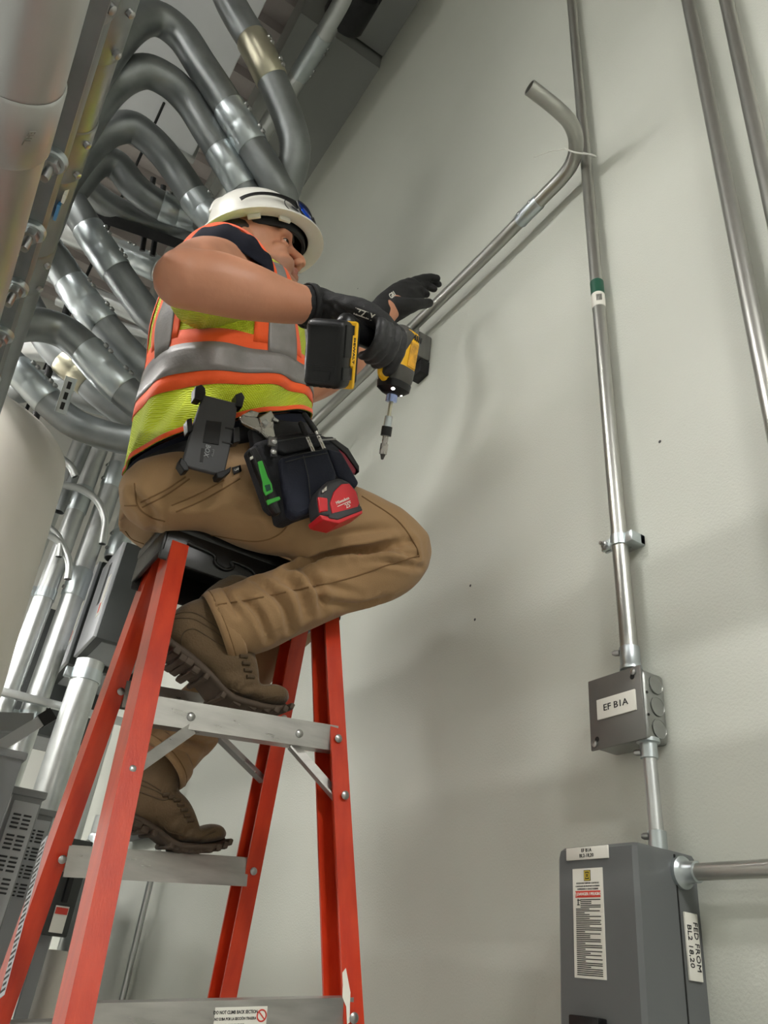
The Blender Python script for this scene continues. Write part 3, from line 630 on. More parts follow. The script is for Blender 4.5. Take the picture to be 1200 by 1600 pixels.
# top cap
fc = Fr((.472, 1.444, .70), (1, 0, 0), (0, 1, 0))
cp = obj('top_cap', MB().span((-.205, -.098, .004), (.205, .098, .034), fc, .008).span((-.202, -.096, -.045), (-.192, .096, .01), fc, .003).span((.192, -.096, -.045), (.202, .096, .01), fc, .003).span((-.2, -.096, -.06), (.2, -.088, .01), fc, .003).span((-.2, .088, -.06), (.2, .096, .01), fc, .003), M_cap, ld)
obj('cap_hook', MB().tube(catmull([fc.p(*q) for q in ((-.155, -.099, -.012), (-.10, -.099, -.018), (-.092, -.100, -.034), (-.07, -.100, -.04), (-.055, -.100, -.030), (-.06, -.099, -.018), (-.02, -.099, -.020), (.0, -.1, -.032), (.03, -.1, -.034))], 4), .0035, 8), M_cap, cp)
for k in range(4): obj('spreader_bar', MB().cyl((xl(.3) + .03 if k % 2 else xr(.3) - .03, near_y(-.25) if k < 2 else 1.442, -.25 if k < 2 else -.22), (xl(.3) + .03 if k % 2 else xr(.3) - .03, 1.442 if k < 2 else far_y(-.25), -.22 if k < 2 else -.25), .006, n=8), M_alu, ld) if False else None
# paint smear and instruction sticker
z = .0; fl = Fr((xr(-.02) - .012, near_y(-.02) - .0345, -.02), (1, 0, .08), (-.08, .24, 1))
obj('paint_splash', MB().prism([(-.006, .03), (.0, .036), (.003, .02), (.006, .004), (.004, -.012), (.002, -.034), (-.002, -.036), (-.002, -.014), (-.008, -.002), (-.006, .014)], 0, .0012, fl), M_paint, ld)
za, zb2 = .17, -.08
fl = Fr((xl(.04) - .0172, far_y(.04) - .004, .04), (0, -1, .245), (0, .245, 1)); fl.z = np.array((-1., 0, 0))
s_ = obj('instruction_sticker', MB().box((0, 0, 0), (.040, .26, .0008), fl), M_gearl, ld)
mb = MB()
for k in range(26): mb.box((0, .12 - k * .0096, .0008), (.034 * (1 - .3 * ((k * 7) % 3 == 0)), .004, .0004), fl)
obj('fine_print', mb, M_ink, s_)
# hand holding a cap edge
# ------------------------------------------------------------------ electrical gear beyond the ladder, lower left
GV = 'upright conduits at the far end of the room'
def vpipe(x, y, z0, z1, r, lab, clamps=(), cpl=(), m=M_galvb):
    t = thing('upright_conduit', (x, y, z0), lab, 'conduit', GV)
    obj('pipe', MB().pipe([(x, y, z) for z in np.linspace(z0, z1, 6)], r, .004, 24), m, t)
    for z in clamps:
        obj('clamp', MB().pipe([(x, y, z - .03), (x, y, z + .03)], r * 1.08, .005, 24).span((x - r * 1.5, y - .02, z - .025), (x - r * .9, y + .02, z + .025), bv=.003), M_zinc, t)
    for z in cpl:
        c = obj('coupling', MB().tube([(x, y, z - .09), (x, y, z - .08), (x, y, z + .08), (x, y, z + .09)], [r * 1.02, r * 1.1, r * 1.1, r * 1.02], 24, cap=False), M_zinc, t)
        for k in (-.05, .05): obj('set_screw', MB().lathe((x - r * 1.0, y - r * .4, z + k), (-.9, -.4, 0), [(0, .012), (.012, .012)], 8), M_steel, c)
    return t
vpipe(.50, 4.5, .15, 5.0, .062, 'thick far conduit crossed by the larger small-conduit loop', (1.00,), (1.80, 2.56))
vpipe(.355, 4.5, .10, 4.6, .055, 'far conduit left of the thick one, its coupling high up', (1.68,), (2.32,))
vpipe(.655, 4.5, 2.02, 5.0, .060, 'far conduit dropping into the dark-sided cabinet', (), (2.12,))
vpipe(.67, 4.25, -.10, 1.30, .075, 'wide pale conduit below the dark-sided cabinets', (1.22,), (.42,))
vpipe(.24, 4.7, -.3, 3.0, .045, 'slim far conduit beside the white tank', (1.2,), ())
vpipe(.83, 4.1, ZF, 1.3, .022, 'thin far conduit just left of the ladder rail', (.9,), (.2,))
vpipe(.90, 3.9, -1.0, .52, .055, 'pale far conduit seen between the two left ladder rails', (), (.35,))
vpipe(.74, 3.3, ZF, -.02, .055, 'white far pipe at the bottom between the ladder rails', (), (), M_tank)
vpipe(.96, 3.2, ZF, 1.5, .012, 'very thin conduit on the wall behind the ladder', (), ())
# small looping conduits
GL = 'small looping conduits beside the white tank'
for (q, r, lab) in ((((-20, 688), (40, 696), (80, 708), (108, 726), (118, 745)), .022, 'small level conduit curving above the white tank'),
                    (((60, 752), (100, 758), (128, 765), (152, 783), (164, 812), (160, 850)), .022, 'larger small-conduit loop right of the white tank'),
                    (((50, 826), (84, 840), (100, 856), (108, 882), (106, 905)), .020, 'lower small-conduit loop right of the white tank'),
                    (((60, 815), (82, 828), (94, 845), (92, 870)), .018, 'tight small-conduit loop touching the white tank')):
    P = catmull([at(x, y, Y=4.25) for x, y in q], 6); o = obj('small_conduit', MB().pipe(P, r, .003, 16), M_galvb); tag(o, lab, 'conduit', GL)
o = obj('small_conduit', MB().pipe(straight(at(138, 690, Y=4.35), at(92, 800, Y=4.35), 3), .03, .003, 16), M_galv); tag(o, 'straight small conduit slanting behind the loops', 'conduit', GL)
# wall cabinets with dark sides
def cabinet(x0, y0, y1, z0, z1, lab, nm='wall_cabinet'):
    t = thing(nm, (.99, (y0 + y1) / 2, z0), lab, 'electrical box', 'wall cabinets at the far end')
    obj('body', MB().span((x0 + .02, y0, z0), (1.0, y1, z1), bv=.006), M_dark, t)
    d = obj('door', MB().span((x0, y0 + .004, z0 + .004), (x0 + .02, y1 - .004, z1 - .004), bv=.004), M_gearl, t)
    ym = lerp(y0, y1, .35)
    obj('recess', MB().span((x0 - .002, ym, z0 + .25), (x0 + .001, ym + .05, z1 - .08)), M_dark, d)
    pl = obj('plate', MB().span((x0 - .003, ym - .12, z0 + .14), (x0 + .001, ym - .05, z1 - .2)), M_label, d)
    obj('warning_strip', MB().span((x0 - .004, ym - .10, z0 + .16), (x0 - .002, ym - .07, z0 + .22)), M_red, d)
    obj('underside_tray', MB().span((x0 + .06, y0 + .04, z0 - .004), (.97, y1 - .04, z0 + .002)), M_gear, t)
    return t
cabinet(.625, 4.16, 4.62, 1.41, 2.00, 'nearer wall cabinet with dark side and pale door')
cabinet(.595, 4.64, 5.15, 1.38, 2.05, 'farther wall cabinet peeping out left of the nearer one')
cabinet(.45, 5.3, 5.8, 1.1, 1.9, 'most distant pale wall cabinet behind the upright conduits')
# floor cabinets with louvres
def louvre(x0, x1, y0, y1, z1, lab):
    t = thing('floor_cabinet', ((x0 + x1) / 2, (y0 + y1) / 2, ZF), lab, 'electrical cabinet', 'grey floor cabinets')
    obj('body', MB().span((x0, y0, ZF), (x1, y1, z1), bv=.006), M_gear, t)
    obj('top_lid', MB().span((x0 - .008, y0 - .008, z1 - .012), (x1 + .008, y1 + .008, z1 + .012), bv=.004), M_gear, t)
    f = obj('front_panel', MB().span((x0 + .012, y0 - .008, ZF + .1), (x1 - .006, y0 + .004, z1 - .03), bv=.003), M_gearl, t)
    w = (x1 - x0 - .05) / 2
    for k in range(16):
        for c in range(2): obj('louvre', MB().span((x0 + .022 + c * (w + .008), y0 - .011, z1 - .075 - k * .013 - (k // 4) * .012), (x0 + .022 + w + c * (w + .008), y0 - .006, z1 - .069 - k * .013 - (k // 4) * .012), bv=.001), M_slot, f)
    obj('latch', MB().span((x1 - .03, y0 - .02, -.35), (x1 - .022, y0 - .005, -.27), bv=.002), M_steel, f)
    return t
louvre(.355, .455, 2.95, 3.42, .42, 'narrow louvred floor cabinet right of the plain grey column')
louvre(.10, .235, 2.95, 3.42, .36, 'louvred floor cabinet cut by the left picture edge')
louvre(.50, .60, 3.5, 3.95, .44, 'louvred floor cabinet half hidden behind the left ladder rail')
t = thing('grey_column', (.30, 2.85, ZF), 'plain grey cabinet column standing between the louvred cabinets', 'electrical cabinet')
obj('body', MB().span((.255, 2.80, ZF), (.335, 2.92, .50), bv=.006), M_gear, t)
obj('cap', MB().span((.247, 2.792, .49), (.343, 2.928, .515), bv=.005), M_gear, t)
obj('edge_trim', MB().span((.248, 2.796, ZF), (.258, 2.806, .49), bv=.002), M_gearl, t)
t = thing('cable_arm', (.3, 3.2, .70), 'grey strut bracket with black end cap above the louvred cabinets', 'strut')
q0, q1 = at(-10, 1172, Y=3.1), at(62, 1128, Y=3.1)
obj('arm', MB().sweep([q0, q1], np.array([(-.02, -.02), (.02, -.02), (.02, .02), (-.02, .02)])), M_gearl, t)
obj('end_cap', MB().sweep([q1, q1 + nrm(q1 - q0) * .05], np.array([(-.024, -.024), (.024, -.024), (.024, .024), (-.024, .024)])), M_rubber, t)
obj('cross_bar', MB().sweep([at(-20, 1128, Y=3.3), at(50, 1130, Y=3.3)], np.array([(-.035, -.02), (.035, -.02), (.035, .02), (-.035, .02)])), M_gear, t)
obj('post', MB().span((.29, 3.45, ZF), (.33, 3.49, .72), bv=.003), M_gear, t)
o = obj('strut_rail', MB().span((.30, 4.36, 1.05), (.98, 4.40, 1.09), bv=.004), M_galvb); tag(o, 'level strut rail behind the wide pale conduit', 'strut')
# disconnect switch between the rails near the floor
t = thing('breaker_box', at(95, 1400, Y=3.1), 'small black breaker box with tags between the left ladder rails', 'electrical box')
c = at(96, 1385, Y=3.1)
obj('body', MB().box(c, (.11, .1, .30), bv=.006), M_dark, t)
obj('post', MB().span((c[0] - .02, c[1] + .02, ZF), (c[0] + .02, c[1] + .05, c[2] + .1)), M_gear, t)
obj('screen', MB().box(c + np.array((.012, -.052, .08)), (.05, .006, .07), bv=.002), mat('violet_label', srgb(90, 80, 130), .5), t)
obj('lever', MB().box(c + np.array((.01, -.065, -.01)), (.018, .03, .08), bv=.004), M_rubber, t)
obj('tag', MB().box(c + np.array((.012, -.056, -.10)), (.045, .004, .08), bv=.001), M_label, t)
obj('red_mark', MB().box(c + np.array((.012, -.059, -.075)), (.04, .003, .02)), M_red, t)
o = obj('wall_plate', MB().span((.93, 3.4, .42), (1.0, 3.75, .85), bv=.006), M_gear); tag(o, 'flat grey box on the wall between the two left ladder rails', 'electrical box')
# white tank at the left edge
c = np.array((-.273, 2.925, 0))
t = thing('white_tank', (c[0], c[1], .44), 'plain white round tank at the left edge of the picture', 'tank')
obj('shell', MB().lathe((c[0], c[1], 0), (0, 0, 1), [(.44, .30), (.445, .47), (.46, .50), (1.534, .4225), (1.58, .413), (1.605, .39), (1.638, .26), (1.651, .001)], 72), M_tank, t)
for q in (.9, 2.6, 4.6): obj('hanger_rod', MB().cyl((c[0] + .3 * math.cos(q), c[1] + .3 * math.sin(q), 1.6), (c[0] + .3 * math.cos(q), c[1] + .3 * math.sin(q), ZC), .008, n=10), M_rod, t)
# ------------------------------------------------------------------ mesh tools for the figure
def remesh(mb, voxel, smooth=4, sub=0):
    V, F = mb.data(); me = bpy.data.meshes.new('tmp'); me.from_pydata(V.tolist(), [], [list(map(int, f)) for f in F]); me.update()
    bm = bmesh.new(); bm.from_mesh(me); bmesh.ops.recalc_face_normals(bm, faces=bm.faces[:]); bm.to_mesh(me); bm.free()
    o = bpy.data.objects.new('tmp', me); COL.objects.link(o)
    m = o.modifiers.new('r', 'REMESH'); m.mode = 'VOXEL'; m.voxel_size = voxel; m.adaptivity = 0
    dg = bpy.context.evaluated_depsgraph_get(); e = o.evaluated_get(dg); em = e.to_mesh()
    n = len(em.vertices); V = np.empty(n * 3); em.vertices.foreach_get('co', V); V = V.reshape(-1, 3).copy()
    F = [tuple(p.vertices) for p in em.polygons]; E = np.empty(len(em.edges) * 2, dtype=np.int64); em.edges.foreach_get('vertices', E); E = E.reshape(-1, 2).copy()
    e.to_mesh_clear(); bpy.data.objects.remove(o); bpy.data.meshes.remove(me)
    V = lap(V, E, smooth)
    return V, F, E
def lap(V, E, it, lam=.5):
    deg = np.bincount(E.ravel(), minlength=len(V)).astype(float)[:, None] + 1e-9
    for _ in range(it):
        S = np.zeros_like(V)
        for k in range(3):
            S[:, k] = np.bincount(E[:, 0], V[E[:, 1], k], len(V)) + np.bincount(E[:, 1], V[E[:, 0], k], len(V))
        V = V + lam * (S / deg - V)
    return V
def normals(V, F):
    Q = np.array([f if len(f) == 4 else (f[0], f[1], f[2], f[2]) for f in F]); n = np.cross(V[Q[:, 2]] - V[Q[:, 0]], V[Q[:, 3]] - V[Q[:, 1]])
    N = np.zeros_like(V)
    for k in range(4):
        for c in range(3): N[:, c] += np.bincount(Q[:, k], n[:, c], len(V))
    return N / (np.linalg.norm(N, axis=1)[:, None] + 1e-12)
def segdist(V, a, b):
    a = np.asarray(a); b = np.asarray(b); d = b - a; t = np.clip(((V - a) @ d) / (d @ d + 1e-12), 0, 1); return np.linalg.norm(V - a - t[:, None] * d, axis=1)
def bvh(V, F): return BVHTree.FromPolygons([tuple(v) for v in V], F)
def hit(tree, px, py):
    r = nrm(ROT @ np.array([px - 600, 800 - py, -FPX])); h = tree.ray_cast(Vector((0, 0, 0)), Vector(r))
    return None if h[0] is None else np.array(h[0][:])
def hitline(tree, pts, n=6, off=.0):
    out = []
    for x, y in catmull([(a, b) for a, b in pts], n):
        h = hit(tree, x, y)
        if h is not None and (not out or np.linalg.norm(h - out[-1]) < .07): out.append(h - nrm(h) * off)
    return out
def crease(V, F, tree, lines):                                # fold lines followed over the cloth: (points, width, depth)
    N = normals(V, F); D = np.zeros(len(V))
    for pts, w, dep in lines:
        L = hitline(tree, pts, 4)
        if len(L) < 2: continue
        d = np.full(len(V), 9.); n = len(L); amp = np.zeros(len(V))
        for i in range(n - 1):
            q = segdist(V, L[i], L[i + 1]); m = q < d; d[m] = q[m]; amp[m] = min(1., (min(i, n - 2 - i) + 1) / (n * .22 + .5))
        D += -dep * amp * np.exp(-(d / w) ** 2) + dep * .55 * amp * np.exp(-((d - 2.0 * w) / (w * 1.1)) ** 2)
    return V + N * D[:, None]
def ringloft(rings, n=32, sup=1.0):                           # rings: (back point, front point, half width, side axis)
    a = np.arange(n) * 2 * math.pi / n; V = []
    ca, sa = np.cos(a), np.sin(a); ca = np.sign(ca) * np.abs(ca) ** sup; sa = np.sign(sa) * np.abs(sa) ** sup
    for B, Fp, w, S in rings:
        c = (np.asarray(B) + np.asarray(Fp)) / 2; h = (np.asarray(Fp) - np.asarray(B)) / 2
        V.append(c + ca[:, None] * h + sa[:, None] * np.asarray(S) * w)
    m = len(V); F = [(i * n + k, i * n + (k + 1) % n, (i + 1) * n + (k + 1) % n, (i + 1) * n + k) for i in range(m - 1) for k in range(n)]
    F.append(tuple(range(n - 1, -1, -1))); F.append(tuple((m - 1) * n + k for k in range(n)))
    return np.vstack(V), F
def noise3(P, s, seed=0):                                     # smooth pseudo noise from a few sines
    r = np.random.RandomState(seed); out = np.zeros(len(P))
    for k in range(6):
        d = r.normal(size=3); d /= np.linalg.norm(d); out += np.sin(P @ d * s * (.6 + .9 * r.rand()) + r.rand() * 6.28) / 6
    return out

# ------------------------------------------------------------------ the worker
person = thing('person', (.36, 1.43, .735), 'man in white hard hat and orange-lime vest sitting on the ladder', 'person')
SIDE = nrm((0, -1, -.16))
TR = [  # torso rings: back pixel, front pixel, mid-plane Y, half width
    ((203, 724), (468, 672), 1.425, .188), ((220, 655), (466, 620), 1.415, .184), ((234, 580), (458, 564), 1.40, .184), ((246, 508), (447, 508), 1.385, .188),
    ((260, 452), (436, 464), 1.37, .168), ((276, 412), (426, 436), 1.36, .140), ((296, 386), (418, 416), 1.35, .112), ((318, 372), (410, 402), 1.345, .088), ((336, 366), (400, 394), 1.34, .075)]
TT = np.array([-.16, -.16, -.16, -.18, -.26, -.42, -.50, -.50, -.50])
TB = np.array([at(*b, Y=y) for b, f, y, w in TR]); TF = np.array([at(*f, Y=y) for b, f, y, w in TR]); TW = np.array([w for b, f, y, w in TR])
_rows = catmull(np.hstack([TB, TF, TW[:, None], TT[:, None]]), 12); _vs = np.linspace(0, 1, len(_rows))
def T(u, v, off=0.):
    u = np.asarray(u, float); v = np.broadcast_to(np.asarray(v, float), u.shape)
    q = np.stack([np.interp(v, _vs, _rows[:, k]) for k in range(8)], -1)
    B, Fp, w = q[..., :3], q[..., 3:6], q[..., 6:7]
    sd = np.concatenate([np.zeros_like(w), -np.ones_like(w), q[..., 7:8]], -1)
    c = (B + Fp) / 2; h = (Fp - B) / 2; hl = np.linalg.norm(h, axis=-1, keepdims=True)
    ca, sa = np.cos(u)[..., None], np.sin(u)[..., None]; e = .88
    ca = np.sign(ca) * np.abs(ca) ** e; sa = np.sign(sa) * np.abs(sa) ** e
    # wrinkles of the loose vest
    wr = .0045 * np.sin(u * 9 + v * 14) * np.exp(-((v - .12) / .16) ** 2) + .004 * np.sin(u * 5 - v * 23 + 1.) * np.exp(-((v - .32) / .2) ** 2) + .0045 * np.sin(v * 34 + u * 3.0) * np.exp(-((u - 2.2) / .8) ** 2) + .003 * np.sin(u * 13 + 3 * np.sin(v * 9)) * np.exp(-((v - .05) / .09) ** 2)
    wr = (wr + off)[..., None]
    return c + h / hl * (hl + wr) * ca + sd * (w + wr) * sa
def Tgrid(u0, u1, v0, v1, nu, nv, off):                       # patch of the torso surface; v limits may be functions of u
    U = np.linspace(u0, u1, nu); V = []
    for s in np.linspace(0, 1, nv):
        vv = np.array([(v0(u) if callable(v0) else v0) * (1 - s) + (v1(u) if callable(v1) else v1) * s for u in U]); V.append(T(U, vv, off))
    F = [(i * nu + k, i * nu + k + 1, (i + 1) * nu + k + 1, (i + 1) * nu + k) for i in range(nv - 1) for k in range(nu - 1)]
    return np.vstack(V), F
TWO = 2 * math.pi
vest = obj('vest', Tgrid(0, TWO, 0, .985, 161, 60, .006), M_lime, person, angle=None, solid=.002)
def band(name, v0, v1, m, off, u0=0, u1=TWO, nv=5, nu=161): return obj(name, Tgrid(u0, u1, v0, v1, nu, nv, off), m, vest, angle=None, solid=.0012)
PH = math.pi
hump = lambda base, amp: (lambda u: base + amp * math.sin(u) )
co = math.cos
band('orange_trim', lambda u: .090 - .062 * co(u), lambda u: .232 - .072 * co(u), M_orange, .0085, nv=7)
band('reflective_band', lambda u: .125 - .065 * co(u), lambda u: .195 - .070 * co(u), M_silver, .0105)
band('orange_hem', 0., .014, M_orange, .0085)
for sg in (1, -1):                                            # vertical stripes over each shoulder
    for uc, wo, ws, vt in ((2.78, .27, .17, .62), (1.27, .33, .20, .50)):
        a_, b_ = sorted((sg * (uc - wo), sg * (uc + wo))); c_, d_ = sorted((sg * (uc - ws), sg * (uc + ws)))
        band('orange_stripe', lambda u: .215 - .072 * co(u), vt, M_orange, .0096, a_, b_, 16, 18); band('reflective_stripe', lambda u: .19 - .07 * co(u), vt, M_silver, .0108, c_, d_, 16, 13)
# navy shirt below and inside the vest
shirt = obj('shirt', Tgrid(0, TWO, -.0, .99, 80, 30, -.004), M_navy, person, angle=None)
B0, F0 = TB[0], TF[0]
hb = [at(196, 752, Y=1.43), at(476, 705, Y=1.43)]
mb = MB(); ca = np.linspace(0, TWO, 65)[:-1]
def ring(B, Fp, w, n=64, e=.88):
    c = (B + Fp) / 2; h = (Fp - B) / 2; a = np.linspace(0, TWO, n + 1)[:-1]; x, y = np.cos(a), np.sin(a)
    return c + (np.sign(x) * np.abs(x) ** e)[:, None] * h + (np.sign(y) * np.abs(y) ** e)[:, None] * SIDE * w
def hoop(levels, n=64):
    V = np.vstack([ring(*l, n=n) for l in levels]); F = [(i * n + k, i * n + (k + 1) % n, (i + 1) * n + (k + 1) % n, (i + 1) * n + k) for i in range(len(levels) - 1) for k in range(n)]
    return V, F
def inset(B, Fp, d): h = nrm(Fp - B); return B + h * d, Fp - h * d
b1, f1 = inset(at(203, 736, Y=1.43), at(474, 690, Y=1.43), .003); b2, f2 = inset(at(199, 728, Y=1.428), at(472, 674, Y=1.428), .004)
obj('shirt_tail', hoop([(*inset(at(203, 750, Y=1.43), at(475, 702, Y=1.43), .008), .178), (b1, f1, .184), (b2, f2, .186)]), M_navy, shirt, angle=None)
bt = [(at(204, 757, Y=1.43), at(478, 712, Y=1.43), .190), (at(203, 735, Y=1.43), at(477, 690, Y=1.43), .191)]
belt = obj('belt', hoop(bt), M_belt, person, angle=None, solid=.004)

# ---------------- trousers
pel = ringloft([((.245, 1.43, .738), (.44, 1.40, .738), .135, (0, -1, 0)), ((.205, 1.43, .752), (.49, 1.41, .755), .168, (0, -1, 0)), (at(190, 806, Y=1.43), np.array((.53, 1.42, .83)), .184, (0, -1, -.05)),
                (at(193, 775, Y=1.43), np.array((.552, 1.43, .93)), .188, SIDE), (at(203, 740, Y=1.43), at(475, 696, Y=1.43), .186, SIDE)], 40, .9)
mb = MB().add(*pel)
mb.limb(A((250, 772, 1.35), (330, 768, 1.325), (425, 796, 1.29), (520, 815, 1.27), (590, 838, 1.26), (622, 858, 1.258)), [.078, (.086, .09), (.094, .09), (.088, .085), (.080, .078), .074], up=(0, 0, 1))
mb.limb(A((618, 868, 1.258), (590, 888, 1.265), (530, 908, 1.285), (455, 938, 1.31), (395, 962, 1.335), (358, 976, 1.352), (346, 981, 1.358)), [.076, .076, .068, .071, .073, (.070, .074), (.071, .075)], up=(0, 0, 1))
mb.limb([np.array((.33, 1.545, .83))] + A((420, 868, 1.60), (480, 910, 1.625), (497, 935, 1.63)), [.095, .092, .082, .074], up=(0, 0, 1))
mb.limb(A((492, 940, 1.63), (424, 1000, 1.625), (330, 1100, 1.61), (270, 1160, 1.60), (243, 1188, 1.595)), [.074, .068, .068, (.068, .072), (.072, .076)], up=(0, 0, 1))
TV, TFc, TE = remesh(mb, .0055, 5)
tr = bvh(TV, TFc)
folds = [([(455, 888), (520, 866), (580, 858), (640, 848)], .010, .016), ([(560, 868), (600, 862), (650, 868)], .007, .006), ([(548, 878), (600, 876), (660, 888)], .007, .0045),
         ([(470, 892), (490, 905), (500, 930), (505, 955)], .008, .007), ([(440, 900), (470, 925), (478, 960)], .009, .007), ([(398, 905), (440, 940), (455, 985)], .008, .008), ([(375, 930), (405, 960), (420, 1000)], .007, .007), ([(350, 925), (372, 960)], .007, .005),
         ([(440, 915), (500, 912), (560, 930)], .008, .004), ([(500, 940), (560, 945), (600, 935)], .009, .004), ([(350, 800), (420, 790), (500, 800)], .012, .004), ([(240, 770), (300, 780), (360, 775)], .012, .004), ([(500, 850), (560, 835), (620, 830)], .012, .004),
         ([(205, 770), (235, 800), (240, 840)], .010, .005), ([(400, 760), (430, 800), (440, 830)], .012, .005), ([(275, 905), (300, 915), (330, 925)], .006, .006), ([(290, 1150), (330, 1165)], .008, .006), ([(300, 1120), (350, 1130)], .008, .006), ([(250, 1170), (300, 1190)], .008, .005)]
folds = [(p, w, d * 1.9) for p, w, d in folds]
TV = crease(TV, TFc, tr, folds)
TN = normals(TV, TFc); TV = TV + TN * (.0020 * noise3(TV, 55, 1) + .0012 * noise3(TV, 110, 2))[:, None]
TV = lap(TV, TE, 1)
for q0, q1 in (((340, 984, 1.362), (400, 960, 1.335)), ((240, 1192, 1.595), (300, 1130, 1.605))):    # flat, recessed leg openings
    c, e = A(q0, q1); d = nrm(e - c); t_ = (TV - c) @ d; m = (t_ < 0.004) & (np.linalg.norm(TV - c, axis=1) < .115)
    rad = (TV - c) - t_[:, None] * d; new = c + d * .006 + rad * .93; TV[m] = new[m]
# open the leg ends by a hem ring
trousers = obj('trousers', (TV, TFc), M_khaki, person, angle=None)
tr = bvh(TV, TFc)
def seam(pts, r=.0016, m=M_khakis, par=trousers, name='seam', off=.0006, tree=None):
    L = hitline(tree or tr, pts, 6, off)
    if len(L) > 3: return obj(name, MB().tube(L, r, 6), m, par)
seam([(655, 868), (600, 885), (540, 905), (470, 920), (400, 935), (340, 945)]); seam([(210, 755), (215, 790), (235, 808), (258, 815)])
seam([(565, 775), (620, 812), (648, 850), (655, 870)]); seam([(268, 790), (310, 772), (350, 750)]); seam([(275, 800), (320, 780), (375, 748)]); seam([(195, 790), (215, 790)]); seam([(220, 785), (260, 765), (290, 745)]); seam([(222, 793), (262, 772), (296, 748)])
seam([(330, 836), (400, 846), (440, 832), (458, 800)]); seam([(196, 830), (206, 842), (225, 850)])
def cuff(c, dirv, r0, r1, up, lab=None):
    d = nrm(dirv); P = [c - d * .004, c + d * .006, c + d * .028, c + d * .032]
    o = obj('cuff', MB().tube(P, [r0 * .96, r0, r1, r1 * .98], 36, cap=False, up=up), M_khaki, trousers, angle=None, solid=.004)
    obj('hem_stitch', MB().tube(catmull([P[1] + (P[2] - P[1]) * .15 + v for v in _circ(d, r0 * 1.025, 24)], 1, closed=True), .0011, 6, closed=True), M_khakis, o); return o
def _circ(d, r, n):
    u = nrm(np.cross(d, (0, 1, .2))); w = np.cross(d, u); return [u * r * math.cos(q) + w * r * math.sin(q) for q in np.linspace(0, TWO, n + 1)[:-1]]
pc = A((340, 984, 1.362), (400, 960, 1.335)); cuff(pc[0], pc[1] - pc[0], .0745, .0735, (0, 0, 1))
pc = A((240, 1192, 1.595), (300, 1130, 1.605)); cuff(pc[0], pc[1] - pc[0], .0755, .073, (0, 0, 1))
# belt loops and small woven tag
for q in (((230, 707), (229, 752)), ((208, 735), (196, 760))):
    p0, p1 = [at(x, y, Y=1.242 if x > 220 else 1.30) for x, y in q]
    tt = bvh(*[np.vstack([*[l for l in [hoop(bt)[0]]]]), hoop(bt)[1]]); h0, h1 = hit(tt, *q[0]), hit(tt, *q[1])
    if h0 is not None and h1 is not None: obj('belt_loop', MB().sweep([h0 - nrm(h0) * .006, h1 - nrm(h1) * .006], np.array([(-.006, -.002), (.006, -.002), (.006, .002), (-.006, .002)])), M_khaki, trousers)

